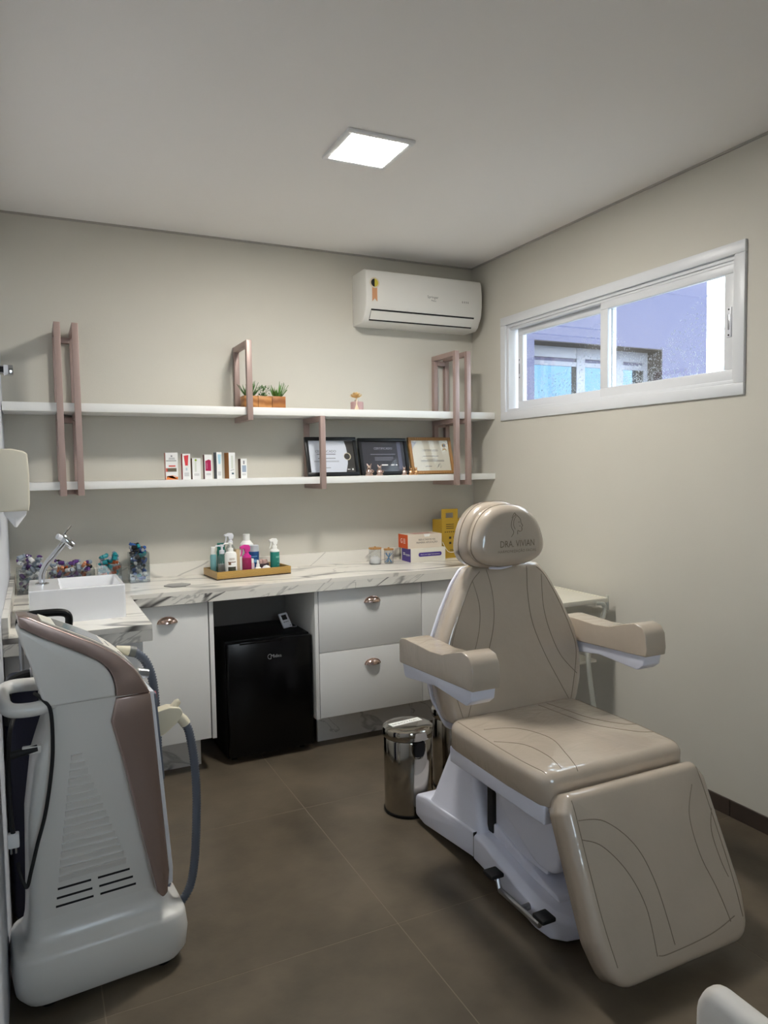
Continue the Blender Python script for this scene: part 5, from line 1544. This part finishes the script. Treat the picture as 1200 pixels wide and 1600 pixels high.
for sx_ in (-1, 1):
    for sy_ in (-1, 1):
        xe = tx1 - 0.005 if sx_ > 0 else tx0 + 0.005
        ye = ty0 - 0.004 if sy_ < 0 else ty1 + 0.004
        bm = newbm()
        add_tube(bm, smooth_path([(xe - sx_ * 0.06, ye, tz - 0.022), (xe - sx_ * 0.015, ye, tz - 0.026), (xe, ye, tz - 0.055), (xe - sx_ * 0.02, ye, tz - 0.11), (xe - sx_ * 0.09, ye, tz - 0.24), (xe - sx_ * 0.10, ye, 0.50), (xe - sx_ * 0.06, ye, 0.25), (xe - sx_ * 0.0, ye, 0.012)], 6), 0.012, 10)
        finish('leg', bm, flat('table_tube', 206, 206, 196, 0.35), tt)
        bm = newbm(); add_cyl(bm, (xe + sx_ * 0.018, ye, tz - 0.06), (xe + sx_ * 0.018, ye, tz + 0.012), 0.007, 10)
        finish('corner_peg', bm, flat('table_tube', 206, 206, 196, 0.35), tt)
bm = newbm(); add_box(bm, (tx0 + 0.06, ty0, 0.50), (tx1 - 0.05, ty1, 0.512), 0.002)
finish('lower_shelf', bm, flat('table_white', 226, 222, 208, 0.35), tt)

# ================================================================== LASER MACHINE
ma = math.radians(5)
MU, MV, MO = V(math.cos(ma), math.sin(ma), 0), V(-math.sin(ma), math.cos(ma), 0), V(-0.043, 2.081, 0)
def mp_(u, v, z):
    return MO + MU * u + MV * v + Z * z
lm = thing('laser_machine', 'tall pearl white and rose gold laser machine standing by the left wall', 'machine', mp_(0.18, 0.15, 0))
VW = 0.205
def vtaper(u):
    tab = [(-0.06, 0.060), (-0.006, 0.080), (0.05, 0.135), (0.10, 0.170), (0.16, 0.195), (0.22, 0.205), (0.40, 0.205)]
    if u <= tab[0][0]:
        return tab[0][1]
    for (a, va), (b_, vb) in zip(tab, tab[1:]):
        if u <= b_:
            return va + (vb - va) * (u - a) / (b_ - a)
    return tab[-1][1]
def mpt(u, v, z):
    return mp_(u, v * vtaper(u) / VW, z)
# base and body
def ring_uv(u0, u1, v0, v1, z, r):
    return [mp_(p.x, p.y, z) for p in rpoly([(u0, v0), (u1, v0), (u1, v1), (u0, v1)], r, 6)]
bm = newbm()
add_rings(bm, [ring_uv(0.02, 0.36, 0.05, 0.20, 0.036, 0.05), ring_uv(-0.030, 0.392, 0.014, 0.236, 0.024, 0.06), ring_uv(-0.050, 0.412, 0.001, 0.249, 0.050, 0.07), ring_uv(-0.056, 0.418, -0.002, 0.252, 0.100, 0.07),
               ring_uv(-0.050, 0.412, 0.000, 0.250, 0.150, 0.068), ring_uv(-0.046, 0.408, 0.003, 0.247, 0.159, 0.066), ring_uv(-0.040, 0.402, 0.009, 0.241, 0.164, 0.062), ring_uv(-0.026, 0.384, 0.030, 0.222, 0.172, 0.05), ring_uv(-0.018, 0.374, 0.042, 0.212, 0.186, 0.045), ring_uv(-0.012, 0.364, 0.050, 0.205, 0.215, 0.04), ring_uv(-0.009, 0.357, 0.052, 0.203, 0.25, 0.035)])
finish('base', bm, M['pearl'], lm, angle=60)
bm = newbm()
add_rings(bm, [ring_uv(-0.010, 0.358, 0.0515, 0.2035, 0.235, 0.036), ring_uv(-0.008, 0.355, 0.051, 0.204, 0.27, 0.035), ring_uv(-0.004, 0.345, 0.046, 0.206, 0.38, 0.03), ring_uv(0.000, 0.335, 0.040, 0.208, 0.52, 0.03),
               ring_uv(0.022, 0.323, 0.029, 0.208, 0.68, 0.03), ring_uv(0.052, 0.316, 0.019, 0.206, 0.77, 0.03), ring_uv(0.048, 0.310, 0.012, 0.204, 0.838, 0.03)])
finish('column', bm, M['pearl'], lm, angle=60)
wheel_m = M['black']
for u, v in ((0.03, 0.05), (0.34, 0.05), (0.03, 0.20), (0.34, 0.20)):
    bm = newbm(); add_cyl(bm, mp_(u, v - 0.012, 0.025), mp_(u, v + 0.012, 0.025), 0.025, 16)
    finish('castor', bm, wheel_m, lm)
# vent triangle on near side: shallow raised ribs + black slots
tri = lambda z: (0.115 - 0.060 * (0.72 - z) / 0.48, 0.125 + 0.155 * (0.72 - z) / 0.48)
def vside(z):
    # near side v of column at height z
    tab = [(0.235, 0.0515), (0.27, 0.051), (0.38, 0.046), (0.52, 0.040), (0.68, 0.029), (0.77, 0.019)]
    for (a, va), (b_, vb) in zip(tab, tab[1:]):
        if z <= b_:
            return va + (vb - va) * max(0, (z - a)) / (b_ - a)
    return 0.018
k = 0
z = 0.345
while z < 0.70:
    u0_, u1_ = tri(z)
    bm = newbm()
    v_ = vside(z)
    p = []
    for uu in (u0_, u1_):
        p.append([mp_(uu, v_ + 0.004, z - 0.010), mp_(uu, v_ - 0.0008, z - 0.009), mp_(uu, v_ - 0.0065, z + 0.0085), mp_(uu, v_ + 0.004, z + 0.0095)])
    add_rings(bm, p)
    finish('vent_rib', bm, M['pearl'], lm, smooth=False)
    z += 0.0225
for j, z in enumerate((0.316, 0.290, 0.266)):
    u0_, u1_ = tri(z)
    um = (u0_ + u1_) / 2
    for a, b_ in ((u0_, um - 0.009), (um + 0.009, u1_)):
        bm = newbm(); v_ = vside(z)
        p = [[mp_(uu, v_ + 0.003, z - 0.003), mp_(uu, v_ - 0.0008, z - 0.003), mp_(uu, v_ - 0.0008, z + 0.003), mp_(uu, v_ + 0.003, z + 0.003)] for uu in (a, b_)]
        add_rings(bm, p)
        finish('vent_slot', bm, M['darkslot'], lm, smooth=False)
# head: pearl lower part
Lp = [(-0.004, 1.062), (0.04, 1.032), (0.09, 1.003), (0.145, 0.970), (0.190, 0.940), (0.215, 0.908), (0.226, 0.872), (0.228, 0.838)]
Tp = [(-0.006, 1.092), (0.02, 1.085), (0.06, 1.062), (0.12, 1.028), (0.18, 0.994), (0.24, 0.952), (0.282, 0.908), (0.306, 0.864), (0.320, 0.836)]
fm_ = lambda a, b_, t: mp_(a, t, b_)
fmt = lambda a, b_, t: mpt(a, t, b_)
low = smooth_path([V(a, b_, 0) for a, b_ in Lp], 3)
head_poly = [(p.x, p.y) for p in low] + [(0.14, 0.8385), (0.050, 0.839), (0.038, 0.880), (0.022, 0.95), (0.002, 1.01), (-0.008, 1.05)]
finish('head', prism_bm(head_poly, 0.004, VW - 0.004, fmt, 0.012, 3), M['pearl'], lm, angle=45)
tops = smooth_path([V(a, b_, 0) for a, b_ in Tp], 3)
rim_poly = [(p.x, p.y) for p in tops] + [(p.x + 0.0015, p.y + 0.001) for p in reversed(low)]
finish('head_rim', prism_bm(rim_poly, 0.0, VW, fmt, 0.016, 4), M['rosegold'], lm, angle=50)
# control panel strip on top
def strip(name, u0_, u1_, v0_, v1_, h0, h1, m, parent=lm):
    full = smooth_path([V(a, b_, 0) for a, b_ in Tp], 10)
    def at_u(u):
        for a, b_ in zip(full, full[1:]):
            if a.x <= u <= b_.x:
                return a + (b_ - a) * ((u - a.x) / max(1e-9, b_.x - a.x))
        return full[-1]
    ns = max(2, int((u1_ - u0_) / 0.012))
    pts = [at_u(u0_ + (u1_ - u0_) * k / ns) for k in range(ns + 1)]
    b = newbm()
    rg = []
    for i, p in enumerate(pts):
        a = pts[max(i - 1, 0)]; c = pts[min(i + 1, len(pts) - 1)]
        t = (c - a).normalized(); n = V(-t.y, t.x, 0)
        if n.y < 0: n = -n
        lo, hi = p + n * h0, p + n * h1
        rg.append([mpt(lo.x, v0_, lo.y), mpt(lo.x, v1_, lo.y), mpt(hi.x, v1_, hi.y), mpt(hi.x, v0_, hi.y)])
    add_rings(b, rg)
    return finish(name, b, m, parent, angle=30)
cpn = strip('control_panel', 0.050, 0.318, 0.030, 0.192, -0.004, 0.0035, M['panelwhite'])
strip('touch_screen', 0.085, 0.205, 0.044, 0.178, 0.0, 0.0045, M['screen'], cpn)
strip('panel_print', 0.222, 0.226, 0.08, 0.14, 0.0, 0.0041, gr, cpn)
strip('panel_print', 0.248, 0.262, 0.07, 0.082, 0.0, 0.0041, ink, cpn)
# lower front: rose-gold column and white front plate
fs = rpoly([(0.229, 0.834), (0.214, 0.768), (0.240, 0.66), (0.322, 0.245), (0.338, 0.222), (0.352, 0.236), (0.358, 0.30), (0.326, 0.80), (0.322, 0.834)], [0.0, 0.03, 0.1, 0.03, 0.012, 0.012, 0.0, 0, 0], 4)
finish('front_column', prism_bm([(p.x, p.y) for p in fs], 0.006, VW, fm_, 0.014, 3), M['rosegold'], lm, angle=45)
fp = [(0.322, 0.834), (0.334, 0.832), (0.372, 0.30), (0.370, 0.255), (0.356, 0.25)]
finish('front_plate', prism_bm(fp, 0.020, VW - 0.014, fm_, 0.003, 2), M['white_plastic'], lm)
fp = [(0.332, 0.82), (0.346, 0.818), (0.362, 0.56), (0.350, 0.56)]
finish('front_inlay', prism_bm(fp, 0.04, VW - 0.035, fm_, 0.002, 2), M['hose'], lm)
# knob, emergency button
bm = newbm(); add_cyl(bm, mp_(0.305, 0.09, 0.872), mp_(0.336, 0.09, 0.866), 0.016, 18, r2=0.013)
finish('key_switch', bm, M['satin'], lm)
bm = newbm(); add_cyl(bm, mp_(0.335, 0.11, 0.765), mp_(0.352, 0.11, 0.765), 0.014, 16)
eb = finish('emergency_button', bm, flat('em_yellow', 212, 180, 40), lm)
bm = newbm(); add_cyl(bm, mp_(0.338, 0.11, 0.790), mp_(0.360, 0.11, 0.790), 0.017, 18, r2=0.014)
finish('button_cap', bm, flat('em_red', 150, 26, 34), eb)
# rear carry handle
bm = newbm()
hz = 0.862
path = smooth_path([mp_(0.075, 0.028, 0.846), mp_(0.03, 0.018, 0.838), mp_(-0.025, 0.020, 0.842), mp_(-0.044, 0.050, 0.850), mp_(-0.046, 0.09, 0.855), mp_(-0.044, 0.145, 0.860), mp_(-0.030, 0.178, 0.862), mp_(0.0, 0.188, 0.862), mp_(0.06, 0.180, 0.860)], 6)
add_tube(bm, path, 0.019, 14)
finish('rear_handle', bm, M['pearl'], lm, angle=60)
# top hose with cream connector
hv = 0.195
bm = newbm(); add_tube(bm, [mp_(0.266, hv, 0.928), mp_(0.285, hv, 0.922), mp_(0.304, hv, 0.916)], 0.014, 14, rfun=lambda i, n: 0.010 + 0.003 * i)
finish('hose_connector', bm, M['cream'], lm)
bm = newbm(); add_tube(bm, [mp_(0.304, hv, 0.916), mp_(0.322, hv, 0.910)], 0.0165, 16)
finish('hose_collar', bm, flat('collar_grey', 118, 120, 116, 0.4), lm)
def ribbed(path, r):
    p = resample(smooth_path(path, 14), 0.0042)
    b = newbm()
    add_tube(b, p, r, 14, rfun=lambda i, n: r if i % 2 else r * 0.76)
    return b
finish('hose', ribbed([mp_(0.320, hv, 0.911), mp_(0.350, hv, 0.880), mp_(0.370, hv, 0.82), mp_(0.378, hv, 0.72), mp_(0.380, hv, 0.55), mp_(0.385, hv, 0.40), mp_(0.392, hv - 0.005, 0.28), mp_(0.392, hv - 0.02, 0.20), mp_(0.380, hv - 0.04, 0.160)], 0.0145), M['hose'], lm, angle=80)
# holder + handpiece
hv2 = 0.10
bm = prism_bm([(p.x, p.y) for p in rpoly([(0.342, 0.748), (0.392, 0.756), (0.424, 0.750), (0.432, 0.732), (0.412, 0.704), (0.375, 0.678), (0.342, 0.668)], [0.004, 0.01, 0.015, 0.01, 0.02, 0.03, 0.004], 4)], hv2 - 0.022, hv2 + 0.022, fm_, 0.008, 3)
hpce = finish('handpiece', bm, M['cream'], lm, angle=45)
bm = newbm(); add_tube(bm, [mp_(0.402, hv2, 0.740), mp_(0.420, hv2, 0.762), mp_(0.427, hv2, 0.766)], 0.011, 12, rfun=lambda i, n: (0.013, 0.011, 0.007)[i])
finish('handpiece_trigger', bm, M['cream'], hpce)
bm = newbm(); add_tube(bm, [mp_(0.416, hv2, 0.724), mp_(0.436, hv2, 0.704), mp_(0.444, hv2, 0.690)], 0.0155, 14)
finish('handpiece_neck', bm, M['cream'], hpce)
finish('hose', ribbed([mp_(0.440, hv2, 0.696), mp_(0.454, hv2, 0.660), mp_(0.466, hv2, 0.57), mp_(0.470, hv2, 0.47), mp_(0.466, hv2, 0.36), mp_(0.458, hv2, 0.26), mp_(0.443, hv2, 0.185), mp_(0.418, hv2, 0.145), mp_(0.400, hv2, 0.135)], 0.0138), M['hose'], lm, angle=80)
# black power cable looping on the near side
bm = newbm()
add_tube(bm, smooth_path([mp_(0.03, 0.06, 0.868), mp_(0.045, 0.012, 0.862), mp_(0.062, 0.004, 0.83), mp_(0.064, 0.004, 0.74), mp_(0.058, 0.012, 0.66), mp_(0.040, 0.018, 0.55), mp_(0.018, 0.022, 0.47), mp_(0.000, 0.024, 0.40), mp_(-0.012, 0.022, 0.36), mp_(-0.022, 0.03, 0.38), mp_(-0.030, 0.05, 0.42)], 8), 0.005, 8)
finish('power_cable', bm, M['rubber'], lm)
bm = newbm(); add_box(bm, tuple(mp_(-0.005, 0.05, 0.72) - V(0.002, 0.010, 0.010)), tuple(mp_(-0.005, 0.05, 0.72) + V(0.045, 0.010, 0.010)), 0.003)
finish('cable_socket', bm, M['pearl'], lm)
bm = newbm(); add_cyl(bm, mp_(-0.035, 0.045, 0.715), mp_(0.030, 0.045, 0.722), 0.010, 12)
finish('cable_plug', bm, M['rubber'], lm)

# plug hanging by the wall
pg = thing('power_plug', 'white three-pin plug hanging on a black cable behind the machine', 'plug', (-0.085, 2.115, 0.47))
box('plug_body', (-0.098, 2.105, 0.470), (-0.070, 2.127, 0.508), M['whitepaint'], pg, 0.003)
for q in (-0.090, -0.079):
    bm = newbm(); add_cyl(bm, (q, 2.116, 0.452), (q, 2.116, 0.471), 0.0025, 8)
    finish('pin', bm, M['satin'], pg)
bm = newbm(); add_tube(bm, smooth_path([(-0.084, 2.116, 0.507), (-0.088, 2.125, 0.56), (-0.090, 2.15, 0.66), (-0.085, 2.24, 0.74), (-0.07, 2.36, 0.76)], 6), 0.006, 8)
finish('cable', bm, M['rubber'], pg)

# ================================================================== NAVY SUITCASE behind machine
su = thing('suitcase', 'navy trolley suitcase with raised black handle behind the machine', 'suitcase', (0.02, 2.60, 0))
fy_ = lambda a, b_, t: V(a, t, b_)
shell = rpoly([(-0.108, 0.04), (0.160, 0.04), (0.160, 0.790), (-0.108, 0.800)], 0.03, 5)
finish('shell', prism_bm([(p.x, p.y) for p in shell], 2.50, 2.70, fy_, 0.02, 4), M['navy'], su)
for x in (-0.07, 0.12):
    for y in (2.53, 2.67):
        bm = newbm(); add_cyl(bm, (x - 0.01, y, 0.02), (x + 0.01, y, 0.02), 0.02, 14)
        w_ = finish('wheel', bm, M['rubber'], su)
        bm = newbm(); add_box(bm, (x - 0.014, y - 0.012, 0.022), (x + 0.014, y + 0.012, 0.045), 0.003)
        finish('wheel_fork', bm, M['black'], w_)
for x in (-0.055, 0.089):
    bm = newbm(); add_cyl(bm, (x, 2.60, 0.78), (x, 2.60, 0.975), 0.007, 10)
    finish('pull_rod', bm, M['satin'], su)
bm = newbm()
add_tube(bm, smooth_path([(-0.055, 2.60, 0.955), (-0.055, 2.60, 0.985), (-0.03, 2.60, 1.000), (0.02, 2.60, 1.002), (0.07, 2.60, 0.999), (0.089, 2.60, 0.985), (0.089, 2.60, 0.955)], 6), 0.0125, 10)
finish('grip', bm, M['black'], su)
# black ribbed drain hose behind the machine
bm = newbm()
add_tube(bm, smooth_path([(-0.095, 2.44, 0.70), (-0.098, 2.44, 0.78), (-0.085, 2.44, 0.825), (-0.05, 2.44, 0.845), (-0.005, 2.44, 0.848), (0.05, 2.44, 0.846)], 8), 0.015, 10)
dh = finish('drain_hose', bm, M['rubber'])
tag(dh, 'thick black hose curving over the suitcase behind the machine', 'hose')
bm = newbm(); add_cyl(bm, (-0.030, 2.44, 0.847), (-0.008, 2.44, 0.848), 0.020, 14)
finish('hose_clamp', bm, M['satin'], dh)

# ================================================================== WHITE CHAIR corner near the camera
wc = thing('white_chair', 'white upholstered chair whose backrest corner enters at bottom right', 'chair', (0.95, 0.42, 0))
# backrest is a slab in the y-z plane at x ~0.70, facing +x
bpts = rpoly([(0.610, 0.50), (0.606, 0.80), (0.592, 0.832), (0.42, 0.828), (0.22, 0.812), (0.16, 0.50)], [0.02, 0.03, 0.04, 0.1, 0.08, 0.03], 5)
finish('backrest', prism_bm([(p.x, p.y) for p in bpts], 0.703, 0.737, lambda a, b_, t: V(t + 0.0 * (b_ - 0.5), a, b_), 0.014, 4), M['upholst'], wc, angle=50)
box('seat', (0.72, 0.17, 0.40), (1.16, 0.60, 0.47), M['upholst'], wc, 0.03)
for x in (0.735, 1.12):
    for y in (0.20, 0.57):
        bm = newbm(); add_cyl(bm, (x, y, 0), (x, y, 0.41), 0.012, 12, r2=0.016)
        finish('leg', bm, M['satin'], wc)
bm = newbm(); add_box(bm, (0.70, 0.25, 0.38), (0.725, 0.52, 0.55), 0.006)
finish('back_support', bm, M['upholst'], wc)
